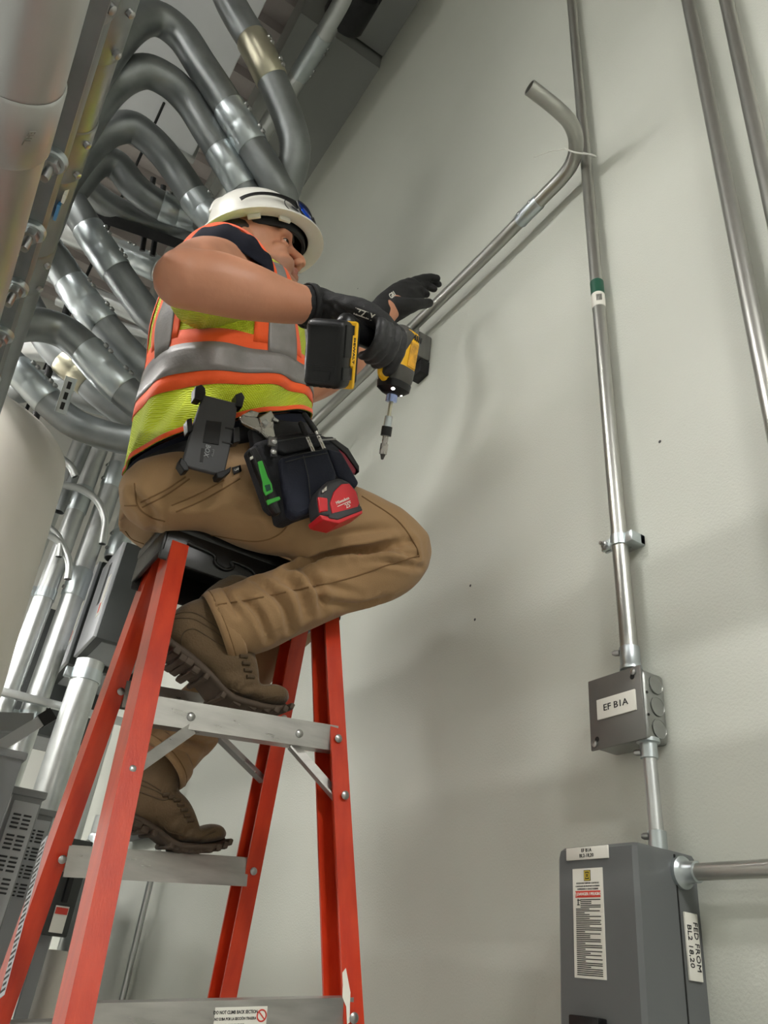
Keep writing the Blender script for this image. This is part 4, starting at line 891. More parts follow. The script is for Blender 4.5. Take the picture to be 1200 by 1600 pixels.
# ---------------- boots
BU = [((165, 300), (215, 165), .022), ((200, 370), (330, 80), .036), ((330, 460), (500, 40), .043), ((450, 570), (700, 240), .045), ((530, 660), (840, 410), .046), ((590, 730), (885, 560), .048), ((660, 790), (895, 705), .050),
      ((780, 835), (935, 712), .051), ((900, 868), (1015, 706), .050), ((1015, 876), (1092, 738), .045), ((1085, 876), (1128, 800), .028)]
BS = [((160, 250), (124, 395), .026), ((200, 360), (160, 440), .042), ((330, 455), (275, 545), .046), ((450, 560), (385, 630), .046), ((530, 650), (480, 712), .048), ((600, 740), (560, 805), .052), ((680, 800), (640, 880), .055), ((800, 838), (790, 925), .056), ((920, 866), (925, 945), .052), ((1035, 872), (1045, 938), .042), ((1108, 852), (1100, 908), .020)]
def boot(mp, Yc, tilt, lab, side):
    bt_ = thing_part = None
    def rg(L, grow=0.):
        out = []
        for lo, hi, w in L: out.append((at(*mp(*lo), Y=Yc), at(*mp(*hi), Y=Yc), w + grow, nrm((0, -1, tilt))))
        return out
    R = rg(BU)
    rows = catmull(np.array([np.r_[r[0], r[1], r[2]] for r in R]), 5)
    mb = MB().add(*ringloft([(q[:3], q[3:6], q[6], nrm((0, -1, tilt))) for q in rows], 28, .8))
    top = [at(*mp(*q), Y=Yc) for q in ((470, 420), (560, 260), (660, 120), (740, 40))]
    mb.limb(top, [.046, .052, .054, .052], up=(0, 1, 0))
    V, F, E = remesh(mb, .0038, 4); N = normals(V, F); V = V + N * (.0012 * noise3(V, 120, 5))[:, None]
    tb = bvh(V, F); ln = lambda pts, *k: ([mp(*p) for p in pts], *k)
    V = crease(V, F, tb, [ln([(760, 770), (820, 720), (890, 700)], .005, .006), ln([(700, 740), (780, 690), (880, 640)], .006, .004), ln([(640, 600), (760, 600), (850, 560)], .010, .003)])
    b = obj('boot', (V, F), M_boot, person, angle=None); tb = bvh(V, F)
    for pts in ([(310, 430), (320, 330), (350, 280), (420, 265), (520, 320), (640, 395), (720, 400)], [(180, 230), (240, 190), (320, 180), (420, 190), (560, 270), (660, 350)], [(215, 190), (300, 140), (420, 140), (540, 210), (650, 310)], [(600, 640), (640, 700), (720, 740), (760, 760)], [(900, 880 - 40), (960, 810), (1060, 790)]):
        seam([mp(*p) for p in pts], .0012, M_bootd, b, 'stitch_line', .0004, tb)
    rows = catmull(np.array([np.r_[r[0], r[1], r[2]] for r in rg(BS)]), 4)
    s = obj('sole', ringloft([(q[:3], q[3:6], q[6], nrm((0, -1, tilt))) for q in rows], 28, .7), M_sole, b, angle=.9)
    lug = [((140, 430), .9), ((205, 495), 1.1), ((250, 550), 1.1), ((300, 580), 1.3), ((350, 640), 1.2), ((430, 690), .8), ((560, 830), .8), ((665, 885), 1.3), ((780, 915), 1.5), ((890, 935), 1.2), ((970, 940), .95), ((1035, 935), .8), ((1085, 915), .7)]
    ctr = mp(620, 500); nb = len(b.children)
    for (q, sz) in lug:
        q = (q[0] + 14, q[1] - 16); p = at(*mp(*q), Y=Yc); fr_ = Fr(p, at(*mp(q[0] + 40, q[1] + 26), Y=Yc) - p, (0, -1, tilt))
        obj('lug', MB().box((0, .034, 0), (.0125 * sz, .034, .0120), fr_, .0028).box((0, .0, .004), (.010 * sz, .09, .006), fr_, .002).box((0, -.033, 0), (.0125 * sz, .03, .012), fr_, .0028), M_sole, b)
    # laces
    for k, (x, y) in enumerate(((700, 350), (745, 385), (790, 420), (815, 470), (835, 525), (850, 580), (870, 630))):
        L = hitline(tb, [mp(x - 42, y + 4), mp(x - 10, y + 6), mp(x + 18, y + 12)], 4, .003)
        if len(L) > 3: obj('lace', MB().tube(L, .0034, 8), M_bootd, b)
    return b
boot(lambda x, y: (220 + x / 5, 930 + y / 5), 1.365, -.05, 'right', 1)
_c, _s = math.cos(math.radians(-12.4)) * .845, math.sin(math.radians(-12.4)) * .845
def mpl(x, y):
    dx, dy = (x - 1110) / 5, (y - 870) / 5
    return 347.5 + dx * _c - dy * _s, 1311 + dx * _s + dy * _c
boot(mpl, 1.60, -.05, 'left', -1)
# ------------------------------------------------------------------ head, arms, gloves, hat
YH = 1.305
bb, bf = at(309, 362, Y=YH), at(497, 402, Y=YH)
def basis(yaw, pitch, roll):
    y, p, r = (math.radians(k) for k in (yaw, pitch, roll)); x = np.array([math.cos(p) * math.cos(y), math.cos(p) * math.sin(y), math.sin(p)])
    s0 = np.array([math.sin(y), -math.cos(y), 0]); u0 = np.cross(s0, x); u0 = u0 if u0[2] > 0 else -u0
    return x, s0 * math.cos(r) + u0 * math.sin(r), u0 * math.cos(r) - s0 * math.sin(r)
hx, hs, hu = basis(-20, 20, -6)
Hc = np.array((.2695, 1.30, 1.444))
def h(f, s, u): return Hc + hx * f + hs * s + hu * u
class HF: pass
hfr = Fr(Hc, hx, hs); hfr.z = hu
mb = MB()
mb.ball(h(-.008, 0, .035), (.098, .077, .095), hfr, 28, 18); mb.ball(h(.030, 0, -.030), (.062, .060, .080), hfr, 24, 16)
for s in (-1, 1):
    mb.limb([h(-.015, .058 * s, -.035), h(.020, .052 * s, -.075), h(.060, .028 * s, -.098), h(.078, .006 * s, -.102)], [.020, .021, .020, .020])
    mb.ball(h(.056, .041 * s, -.022), (.024, .020, .020), hfr)
    mb.ball(h(.066, .030 * s, -.055), (.026, .024, .026), hfr)
    mb.ball(h(.106, .0125 * s, -.033), (.0125, .0095, .0095), hfr, 12, 8)
    mb.ball(h(-.022, .076 * s, -.016), (.018, .008, .030), hfr, 12, 10)
    mb.limb([h(.074, .050 * s, .026), h(.088, .034 * s, .033), h(.094, .012 * s, .028)], [.011, .013, .010])
mb.ball(h(.080, 0, -.100), (.020, .024, .018), hfr)
mb.limb([h(.092, 0, .026), h(.103, 0, .006), h(.114, 0, -.014), h(.117, 0, -.027)], [(.010, .009), (.011, .009), (.013, .012), (.0125, .013)], up=hu)
mb.limb([h(.082, -.023, -.060), h(.096, -.009, -.056), h(.098, 0, -.057), h(.096, .009, -.056), h(.082, .023, -.060)], [.005, .0080, .0080, .0080, .005], n=12)
mb.limb([h(.080, -.021, -.066), h(.093, -.008, -.072), h(.095, 0, -.073), h(.093, .008, -.072), h(.080, .021, -.066)], [.005, .0085, .009, .0085, .005], n=12)
nb = (TB[8] + TF[8]) / 2
mb.limb([h(-.03, 0, -.02), h(-.03, 0, -.09), lerp(nb, h(-.03, 0, -.09), .4), nb + np.array((0, 0, -.08))], [.058, .060, .064, .075])
# torso core, arms
for k in range(0, 8): pass
rows = [(lerp(TB[i], TF[i], .10), lerp(TB[i], TF[i], .90), TW[i] * .8, SIDE) for i in range(len(TR))]
mb.add(*ringloft(rows, 28))
shR = at(362, 424, Y=1.19); elR = at(291, 436, Y=.985); wrR = at(497, 481, Y=.965)
arm_up = [lerp(shR, (TB[5] + TF[5]) / 2, .45), shR, lerp(shR, elR, .5) + np.array((-.012, 0, .012)), elR]
mb.limb(arm_up, [.058, .060, .057, .050])
fa = [elR + np.array((-.006, .004, -.006)), at(328, 441, Y=.975), at(385, 455, Y=.965), at(445, 471, Y=.963), wrR, at(540, 496, Y=.955)]
mb.limb(fa, [.046, (.054, .052), (.051, .048), (.040, .038), (.032, .030), (.030, .028)])
shL = np.array((.235, 1.535, 1.335)); elL = at(448, 612, Y=1.50); wrL = at(597, 496, Y=1.335)
mb.limb([lerp(shL, (TB[5] + TF[5]) / 2, .4), shL, lerp(shL, elL, .5), elL], [.062, .062, .056, .050])
mb.limb([elL, at(500, 589, Y=1.46), at(548, 556, Y=1.41), wrL, at(618, 478, Y=1.325)], [.050, (.056, .054), (.048, .046), (.034, .031), .030])
# core of pelvis and legs, hidden in the trousers
mb.ball((.34, 1.43, .90), (.12, .13, .09)); mb.limb([np.array((.34, 1.43, .9)), (TB[0] + TF[0]) / 2, (TB[2] + TF[2]) / 2], [.12, .13, .13])
mb.limb(A((320, 765, 1.36), (430, 798, 1.30), (610, 850, 1.26)), [.05, .055, .05]); mb.limb(A((610, 868, 1.26), (455, 938, 1.31), (346, 981, 1.358)), [.05, .05, .045])
mb.limb([np.array((.33, 1.545, .83))] + A((420, 868, 1.60), (490, 930, 1.63)), [.05, .055, .05]); mb.limb(A((490, 940, 1.63), (330, 1100, 1.61), (250, 1180, 1.595)), [.05, .05, .045])
V, F, E = remesh(mb, .0040, 3)
N = normals(V, F)
def dab(c, r, d, vec=None):
    global V
    q = np.exp(-(np.linalg.norm(V - c, axis=1) / r) ** 2)[:, None]; V = V + (N if vec is None else np.asarray(vec)[None]) * d * q
for s in (-1, 1):
    dab(h(.088, .032 * s, .008), .015, .0, None); dab(h(.090, .031 * s, .006), .0135, 1, -hx * .012)          # eye sockets
    dab(h(.092, .034 * s, .0), .010, 1, -hx * .002)
    dab(h(.094, .020 * s, -.045), .010, 1, -hx * .003 - hs * s * .001)                                           # crease beside the nose
    dab(h(.118, .006 * s, -.040), .0055, 1, hu * .005)                                                        # nostrils
for k in np.linspace(-.022, .022, 12): dab(h(.103 - 14 * k * k, k, -.0645), .0045, 1, -hx * .0055)             # mouth line
dab(h(.100, 0, -.047), .006, 1, -hx * .002); dab(h(.097, 0, -.085), .010, 1, -hx * .004)
dab(elR + np.array((-.04, -.02, -.01)), .03, 1, (-.004, -.004, 0))
dab(at(350, 450, Y=.92), .03, 1, (0, -.004, .006)); dab(at(400, 440, Y=.93), .025, .003)
V = lap(V, E, 1, .35)
L_ = np.stack([(V - Hc) @ hx, (V - Hc) @ hs, (V - Hc) @ hu], 1)
sst = lambda x, a, b: np.clip((x - a) / (b - a), 0, 1) ** 2 * (3 - 2 * np.clip((x - a) / (b - a), 0, 1))
lipm = sst(L_[:, 0], .080, .086) * (1 - sst(np.abs(L_[:, 1]), .019, .025)) * (1 - sst(np.abs(L_[:, 2] + .0645) + 8 * L_[:, 1] ** 2, .010, .0135))
brd = (1 - sst(L_[:, 2] + .35 * np.maximum(L_[:, 0] - .085, 0), -.052, -.034)) * sst(L_[:, 2], -.15, -.125) * sst(L_[:, 0], -.01, .012) * (1 - sst(np.linalg.norm(L_, axis=1), .15, .17)) * (1 - sst(L_[:, 2], -.058, -.046) * sst(.088 - L_[:, 0], 0, .02))
body = obj('body', (V, F), M_skin, person, angle=None); body['label'] = 'bare tanned arms and face with short stubble'
for nm, arr in (('stubble', brd), ('lipmask', lipm)):
    at_ = body.data.attributes.new(nm, 'FLOAT', 'POINT'); at_.data.foreach_set('value', arr.astype(np.float32))
nt = M_skin.node_tree; bs = nt.nodes['Principled BSDF']; src = bs.inputs['Base Color'].links[0].from_socket
for nm, colr, k in (('stubble', srgb(112, 84, 70), .5), ('lipmask', srgb(158, 92, 80), .8)):
    an = nt.nodes.new('ShaderNodeAttribute'); an.attribute_name = nm; mu = nt.nodes.new('ShaderNodeMath'); mu.operation = 'MULTIPLY'; mu.inputs[1].default_value = k; nt.links.new(an.outputs['Fac'], mu.inputs[0])
    mx = nt.nodes.new('ShaderNodeMix'); mx.data_type = 'RGBA'; nt.links.new(mu.outputs[0], mx.inputs['Factor']); nt.links.new(src, mx.inputs['A']); mx.inputs['B'].default_value = (*colr, 1); src = mx.outputs['Result']
nt.links.new(src, bs.inputs['Base Color'])
for s in (-1, 1):
    ec = h(.0735, .0322 * s, .006); ef = nrm(hx * .70 + hs * s * .66 - hu * .20); es = nrm(hs * s - ef * (ef @ (hs * s))); eu = np.cross(ef, es); eu = eu if eu @ hu > 0 else -eu
    e = obj('eye', MB().ball(ec, .0119, hfr, 20, 14), M_eyew, body)
    obj('iris', MB().ball(ec + nrm(ef + eu * .10 - es * .12) * .0073, .0058, hfr, 16, 12), M_iris, e)
    for nm, sgn, op in (('eyelid', 1, 24.), ('lower_lid', -1, 17.)):
        Vl = []; na, ne = 33, 9; R_ = .0134
        for i in range(na):
            az = math.radians(-105 + 210 * i / (na - 1)); o_ = math.radians(op * max(0., 1 - (math.degrees(az) / 52) ** 2) + .5)
            for j in range(ne):
                el = o_ + (math.radians(84) - o_) * (j / (ne - 1)) ** 1.3; rr = R_ + (.0006 if j < 1 else .0004)
                Vl.append(ec + (ef * math.cos(az) * math.cos(el) + es * math.sin(az) * math.cos(el) + eu * sgn * math.sin(el)) * rr)
        Fl = [(i * ne + j, (i + 1) * ne + j, (i + 1) * ne + j + 1, i * ne + j + 1) for i in range(na - 1) for j in range(ne - 1)]
        obj(nm, (np.array(Vl), Fl), M_skin, body, angle=None, solid=.0012)
        obj('lash_line', MB().tube([Vl[i * ne] for i in range(8, 25)], .0007 if sgn > 0 else .0003, 6), M_hair, body)
    obj('eyebrow', MB().limb([h(.1030, .014 * s, .025), h(.0990, .032 * s, .0345), h(.0935, .0445 * s, .0345), h(.079, .0590 * s, .028)], [(.003, .0035), (.0040, .005), (.0035, .0045), (.0018, .002)], n=10), M_hair, body)
obj('hair', MB().ball(h(-.033, 0, .020), (.077, .0800, .060), hfr, 28, 16), M_hair, person)
kx, ks, ku = hx, hs, hu
hx, hs, hu = basis(-3, 22, -3)
# ---------------- hard hat
hatO = (bb + bf) / 2 + hu * .006
hl = np.linalg.norm(bf - bb) / 2 * .97
def hat_ring(a, b, z, n=64): q = np.arange(n) * TWO / n; return hatO + np.cos(q)[:, None] * hx * a + np.sin(q)[:, None] * hs * b + hu * z
def hat_loft(L, n=64, close=False):
    V = np.vstack([hat_ring(a, b, z, n) for a, b, z in L]); F = [(i * n + k, i * n + (k + 1) % n, (i + 1) * n + (k + 1) % n, (i + 1) * n + k) for i in range(len(L) - 1) for k in range(n)]
    if close: F.append(tuple((len(L) - 1) * n + k for k in range(n)))
    return V, F
hat = obj('hard_hat', hat_loft([(.120, .100, -.004), (.124, .105, -.006), (hl - .006, .135, -.0135), (hl, .1385, -.0130), (hl, .1385, -.0085), (hl - .008, .133, -.004), (.131, .113, .008), (.127, .108, .020), (.124, .105, .044), (.115, .096, .074), (.095, .078, .098), (.065, .053, .113), (.032, .026, .120), (.006, .005, .1215)], close=True), M_hat, person, angle=1.2)
obj('crown_ridge', MB().limb([hatO + hx * a + hu * z for a, z in ((.116, .066), (.092, .100), (.040, .118), (-.040, .118), (-.092, .100), (-.116, .066))], [.006, .009, .010, .010, .009, .006]), M_hat, hat)
obj('hat_lining', hat_loft([(.119, .099, -.003), (.114, .095, .03), (.08, .07, .07), (.03, .025, .085)], close=True), M_susp, hat)
obj('suspension_band', hat_loft([(.1085, .0880, -.018), (.111, .091, -.014), (.112, .0925, .0), (.109, .09, .012), (.103, .083, .0), (.102, .081, -.016), (.1085, .0880, -.018)]), M_susp, hat)
obj('nape_strap', hat_loft([(.102, .084, -.055), (.104, .086, -.055), (.107, .088, -.028), (.105, .086, -.028)]), M_susp, hat) if False else None
def hatp(q, r, z): return hatO + hx * math.cos(q) * (.125 + r) + hs * math.sin(q) * (.106 + r) + hu * z
for q in (1.45, 2.05): obj('accessory_slot', MB().box((0, 0, 0), (.030, .008, .012), Fr(hatO + hx * math.cos(q) * .124 + hs * math.sin(q) * .108 + hu * -.012, -hx * math.sin(q) + hs * math.cos(q), hx * math.cos(q) + hs * math.sin(q)), .002), M_hat, hat)
mb = MB().tube([hatp(1.12 + .25 * math.cos(k), .0015 - .10 * max(0, .016 * math.sin(k)), .040 + .020 * math.sin(k)) for k in np.linspace(0, TWO, 29)[:-1]], .0010, 6, closed=True)
obj('emblem', mb, M_ink, hat)
fq = Fr(hatp(1.12, .0022, .048), hx * math.sin(1.12) - hs * math.cos(1.12), hu); obj('emblem_letters', MB().text('CORK', .010, fq, (0, 0, 0), .0004).text('ELECTRIC', .006, fq, (0, -.012, 0), .0004), M_ink, hat)
# sunglasses parked on the hat
def gp(q, r, z): return hatp(q + .60, r, z + .006)
sg = thing('sunglasses', gp(.3, .01, .02), 'black sunglasses with blue mirrored lenses perched on the hard hat', 'sunglasses')
for s in (1, -1):
    tq = catmull([(1.62, .026, .004), (1.50, .032, .003), (1.3, .037, .003), (1.0, .039, .0035), (.72, .037, .006), (.54, .032, .011)], 5)
    obj('temple', MB().sweep([gp(s * q, .012, z) for q, z, w in tq], [np.array([(-w, -.002), (w, -.002), (w, .002), (-w, .002)]) for q, z, w in tq], up=hu), M_black, sg)
    qs = np.linspace(.56, .08, 9) * s; z0 = [.012, .004, .001, .0, -.001, .0, .003, .008, .016]; z1 = [.040, .043, .044, .044, .044, .043, .041, .038, .034]
    V = [gp(q, .020, a) for q, a in zip(qs, z0)] + [gp(q, .017, b) for q, b in zip(qs, z1)]
    obj('lens', (np.array(V), [(k, k + 1, 10 + k, 9 + k) for k in range(8)]), M_lens, sg, angle=None, solid=.002)
    obj('rim', MB().tube(catmull([gp(q, .020, a) for q, a in zip(qs, z0)] + [gp(q, .017, b) for q, b in zip(qs[::-1], z1[::-1])], 2, closed=True), .0026, 8, closed=True), M_black, sg)
obj('bridge', MB().tube([gp(q, .020, .030) for q in (.1, 0, -.1)], .003, 8), M_black, sg)
# ---------------- sleeve and armhole trim
ax = nrm(elR - shR)
axL = nrm(elL - shL)
obj('sleeve', MB().tube([lerp(shL, (TB[5] + TF[5]) / 2, .4), shL, lerp(shL, elL, .45)], [.074, .072, .072], 36, cap=False), M_navy, shirt, angle=None, solid=.003)
def loop(pts, w, m, name, par, off):
    L = catmull(pts, 6, closed=True); return obj(name, MB().sweep(L, np.array([(-.0018, -w), (.0018, -w), (.0018, w), (-.0018, w)]), closed=True, up=ax), m, par, angle=.5)
la = [at(x, y, Y=Yq) for x, y, Yq in ((278, 412, 1.15), (292, 380, 1.145), (314, 360, 1.14), (343, 350, 1.135), (372, 356, 1.13), (398, 374, 1.125), (416, 398, 1.12), (428, 424, 1.12), (424, 448, 1.125), (395, 462, 1.13), (345, 466, 1.14), (300, 450, 1.15))]
loop(la, .008, M_orange, 'armhole_trim', vest, 0)
lo_ = [at(x, y, Y=Yq) for x, y, Yq in ((280, 420, 1.06), (290, 397, 1.065), (310, 382, 1.07), (338, 377, 1.075), (372, 388, 1.08), (400, 404, 1.09), (418, 419, 1.10), (424, 440, 1.11), (402, 456, 1.13), (352, 462, 1.10), (312, 460, 1.08), (288, 448, 1.06))]
La = catmull(la, 5, closed=True); Lo = catmull(lo_, 5, closed=True); Lo = Lo if len(Lo) == len(La) else Lo[:len(La)]
cen = La.mean(0); deep = np.array([p + np.array((.02, .12, .0)) + (cen - p) * .25 for p in La]); m_ = len(La)
rows = [deep, lerp(deep, La, .7), La + (cen - La) * .06, lerp(La, Lo, .35) + nrm((-.1, -.4, .6)) * .010, lerp(La, Lo, .7) + nrm((-.1, -.4, .6)) * .008, Lo, Lo + (Lo.mean(0) - Lo) * .08]
for i in (2, 3, 4): rows[i] = rows[i] + np.array([nrm((-.1, -.5, .6)) * .0035 * math.sin(k * .9 + i * 1.7) for k in range(m_)])
Ff = [(i * m_ + k, i * m_ + (k + 1) % m_, (i + 1) * m_ + (k + 1) % m_, (i + 1) * m_ + k) for i in range(len(rows) - 1) for k in range(m_)]
obj('sleeve', (np.vstack(rows), Ff), M_navy, shirt, angle=None, solid=.002)
inn = np.array([p + np.array((.015, .10, 0)) + (p - cen) * .0 for p in La])
Ff = [(i * m_ + k, i * m_ + (k + 1) % m_, (i + 1) * m_ + (k + 1) % m_, (i + 1) * m_ + k) for i in range(1) for k in range(m_)]
obj('shoulder_panel', (np.vstack([La, inn]), Ff), M_lime, vest, angle=None, solid=.002)
# ------------------------------------------------------------------ impact driver and gloves
Bc = at(622, 567, Y=.93); Bt = at(515, 549, Y=.895)
bdir = nrm(at(597, 718, d=1.395) - at(634, 520, d=1.43))
h_ = Bt - Bc; HL = np.linalg.norm(h_); hd = nrm(h_)
df = Fr(Bc, -hd + bdir * (hd @ bdir), -bdir)                                      # x: from battery to body, y: up (against the bit), z: side
if (ROT.T @ df.z)[2] < 0: df.z = -df.z                       # z towards the camera
D = lambda a, b, c: df.o + df.x * a + df.y * b + df.z * c
drill = thing('impact_driver', D(0, -.05, 0), 'yellow and black cordless impact driver held in the right glove', 'power tool')
def loft_axis(secs, n=20, sup=.65, fr=df):                   # sections along y: (y, x half, z half, x shift)
    a = np.arange(n) * TWO / n; c, s = np.cos(a), np.sin(a); c = np.sign(c) * np.abs(c) ** sup; s = np.sign(s) * np.abs(s) ** sup; V = []
    for y, hx_, hz_, dx in secs: V.append(np.stack([c * hx_ + dx, np.full(n, y), s * hz_], 1))
    m = len(V); F = [(i * n + k, i * n + (k + 1) % n, (i + 1) * n + (k + 1) % n, (i + 1) * n + k) for i in range(m - 1) for k in range(n)] + [tuple(range(n)), tuple((m - 1) * n + k for k in range(n))]
    V = np.vstack(V); return df.o + V[:, :1] * df.x + V[:, 1:2] * df.y + V[:, 2:3] * df.z, F
obj('motor_housing', loft_axis([(.062, .016, .016, .002), (.058, .025, .024, .002), (.040, .028, .027, .002), (-.004, .029, .027, .002), (-.014, .030, .027, .0)]), M_tool, drill, angle=.6)
obj('rear_cap', loft_axis([(.0665, .010, .010, -.004), (.064, .020, .018, -.004), (.050, .0215, .0285, -.009), (.018, .012, .0285, -.020), (.012, .008, .0275, -.022)]), M_toolg, drill, angle=.6)
obj('gear_case', loft_axis([(-.012, .0305, .0285, 0), (-.030, .0300, .0280, 0), (-.044, .027, .025, 0), (-.050, .022, .021, 0)]), M_toolg, drill, angle=.6)
obj('nose_bumper', loft_axis([(-.040, .0300, .0270, 0), (-.052, .0285, .0255, 0), (-.059, .019, .018, 0), (-.062, .012, .012, 0)]), M_black, drill, angle=.6)
obj('trigger_bridge', MB().limb([D(-.026, -.004, 0), D(-.034, -.018, 0), D(-.034, -.03, 0), D(-.028, -.036, 0)], [(.010, .014), (.009, .012), (.010, .012), .010], up=df.z), M_tool, drill)
grip = obj('grip', MB().limb([D(-.01, .02, 0), D(-.05, .016, 0), D(-.10, .010, 0), D(-.145, .006, 0)], [(.022, .018), (.021, .017), (.020, .0165), (.026, .02)], up=df.y), M_black, drill)
obj('trigger', MB().limb([D(-.030, -.006, 0), D(-.045, -.010, 0)], [.009, .008]), M_rubber, drill)
vp = MB()
for k in range(4): vp.box((.008 + k * .0055 - .004, .048, .0272), (.0035, .011, .0016), Fr(df.o, df.x, df.y) if np.dot(np.cross(df.x, df.y), df.z) > 0 else df, .0006)
obj('air_vents', vp, M_ink, drill)
dz = df.z
def dtext(body, size, c, rx, ry, m, name, par, bold=0.):
    f = Fr(c, rx, ry)
    if f.z @ dz < 0 and abs(f.z @ dz) > .3: f = Fr(c, rx, -np.asarray(ry))
    return obj(name, MB().text(body, size, f, bold=bold), m, par)
obj('rating_label', MB().box((0, 0, 0), (.022, .046, .0008), Fr(D(.006, .014, .0276), df.x, df.y)), mat('rating_label', srgb(205, 150, 40), .4, var=.35, vscale=90), drill)
obj('work_light', MB().ball(D(-.016, -.054, .014), .0050), M_led, drill); obj('work_light', MB().ball(D(.010, -.058, .012), .0036), M_led, drill)
# battery
bf_ = Fr(Bt, df.x, df.y); bz = df.z
_vw = nrm(Bt); _up = nrm(ROT[:, 1] - _vw * (_vw @ ROT[:, 1])); _rt = np.cross(_vw, _up); _px = nrm(_up + _rt * .07); _pz = nrm(_rt * .45 + _vw * .89 + _up * .12); bfr = Fr(Bt, _px, np.cross(_pz, _px))
# x along the pack (up), y to the camera side, z along the grip axis
sg_ = np.sign((bfr.z @ df.x))
bat = obj('battery', MB().box((-.004, .004, -.012 * sg_), (.110, .072, .046), bfr, .013, 3), M_black, drill)
obj('battery_rib', MB().box((.018, .0402, -.012 * sg_), (.052, .003, .030), bfr, .001), M_black, bat); obj('battery_rib', MB().box((-.034, .0402, -.012 * sg_), (.020, .003, .034), bfr, .001), M_black, bat)
for c_, z_ in (((-.024, .004, -.0352 * sg_), (.003, .050, .002)), ((-.040, .004, -.0352 * sg_), (.014, .034, .003)), ((.040, .004, -.0352 * sg_), (.002, .056, .002))): obj('battery_ridge', MB().box(c_, z_, bfr, .0008), M_black, bat)
for k in range(5): obj('battery_rib', MB().box((-.0575, -.024 + k * .012, -.012 * sg_), (.004, .006, .026), bfr, .001), M_black, bat)
obj('battery_collar', MB().box((-.004, .004, sg_ * .0185), (.111, .073, .011), bfr, .005, 2), M_tool, bat); obj('tool_foot', MB().box((-.002, .004, sg_ * .030), (.098, .068, .014), bfr, .006, 2), M_black, drill)
plc = bfr.p(.004, .0405, sg_ * .004); fpl = Fr(plc, -bfr.x, bfr.z * sg_)
if fpl.z @ df.z < 0: fpl = Fr(plc, -bfr.x, -bfr.z * sg_)
bl = obj('brand_plate', MB().box((0, 0, 0), (.050, .014, .003), fpl, .001), M_tool, bat); obj('lettering', MB().text('DEWALT', .0105, fpl, (0, 0, .0017), bold=.0002), M_ink, bl)
# bit and holder
tip = at(597, 718, d=1.395); n0 = D(0, -.060, 0); bv = nrm(tip - n0); bl_ = np.linalg.norm(tip - n0)
def seg(a, b, r, m, name, n=16, r1=None): return obj(name, MB().cyl(n0 + bv * a * bl_, n0 + bv * b * bl_, r, r1, n), m, drill)
seg(0, .12, .0105, mat('blue_steel_ring', srgb(150, 165, 210), .25, .8), 'chuck'); seg(.12, .34, .0040, M_brass, 'bit_shank', 6); seg(.34, .50, .0070, M_zinc, 'bit_sleeve'); seg(.50, .64, .0098, M_black, 'bit_collar'); seg(.64, .78, .0052, M_chrome, 'bit_holder_stem'); seg(.76, .92, .0070, M_chrome, 'bit_holder_tip'); seg(.92, 1.0, .0050, M_toolg, 'screw_bit', 8, .002)

# right glove: palm over the top of the grip, fingers wrapped down the camera side
mb = MB()
kn = []
for i, (a, rad, top) in enumerate(((-.046, .0115, 0), (-.066, .0115, .002), (-.085, .0108, .001), (-.102, .0098, -.002))):
    K = D(a, .044 + top, .016)
    if i == 0: P = [K, D(a + .002, .026, .036), D(a + .006, -.004, .032), D(a + .010, -.026, .016), D(a + .012, -.030, .004)]
    else: P = [K, D(a, .026, .040), D(a, -.004, .040), D(a + .001, -.024, .024), D(a + .003, -.026, .004)]
    mb.limb(P, [rad * 1.12, rad * 1.08, rad * 1.02, rad * .96, rad * .85], n=16); kn.append(K)
wp = wrR
hand_c = sum(kn) / 4
mb.limb([wp, lerp(wp, hand_c, .35) + df.y * .006, lerp(wp, hand_c, .72) + df.y * .006, hand_c - df.y * .004], [(.034, .032), (.036, .026), (.043, .024), (.046, .020)], up=df.x)
for k in range(3): mb.limb([lerp(wp, kn[k], .55), lerp(wp, kn[k], .8) + df.y * .004, kn[k]], [.018, .018, .0125])
mb.limb([lerp(wp, kn[3], .5), lerp(wp, kn[3], .8), kn[3]], [.018, .017, .0125])
mb.limb([lerp(wp, hand_c, .3) - df.z * .02, D(-.085, .040, -.022), D(-.050, .046, -.030), D(-.020, .030, -.036)], [.022, .019, .014, .011])       # thumb on the far side
mb.limb([lerp(wp, hand_c, .5), D(-.10, .02, -.012)], [.03, .02])
cw = nrm(wp - at(445, 471, Y=.963))
mb.limb([wp - cw * .020, wp + cw * .0, wp + cw * .02], [(.0385, .0365), (.038, .036), (.036, .034)])
V, F, E = remesh(mb, .0028, 3); N = normals(V, F); V = V + N * (.0010 * noise3(V, 260, 7) + .0006 * noise3(V, 500, 9))[:, None]
tg = bvh(V, F); V = crease(V, F, tg, [([(495, 470), (515, 478), (530, 500)], .004, .0025), ([(512, 468), (530, 480), (545, 492)], .004, .002), ([(540, 485), (556, 496), (560, 520)], .004, .002)])
gl = obj('glove', (V, F), [M_glove, M_palm], person, angle=None); gl['label'] = 'right glove gripping the driver'
FA = np.array([f if len(f) == 4 else (*f, f[-1]) for f in F]); c_ = V[FA].mean(1) - df.o
mi = ((c_ @ df.y < .036) & (c_ @ df.x > -.135)).astype(np.int32); gl.data.polygons.foreach_set('material_index', mi)
tg = bvh(V, F)
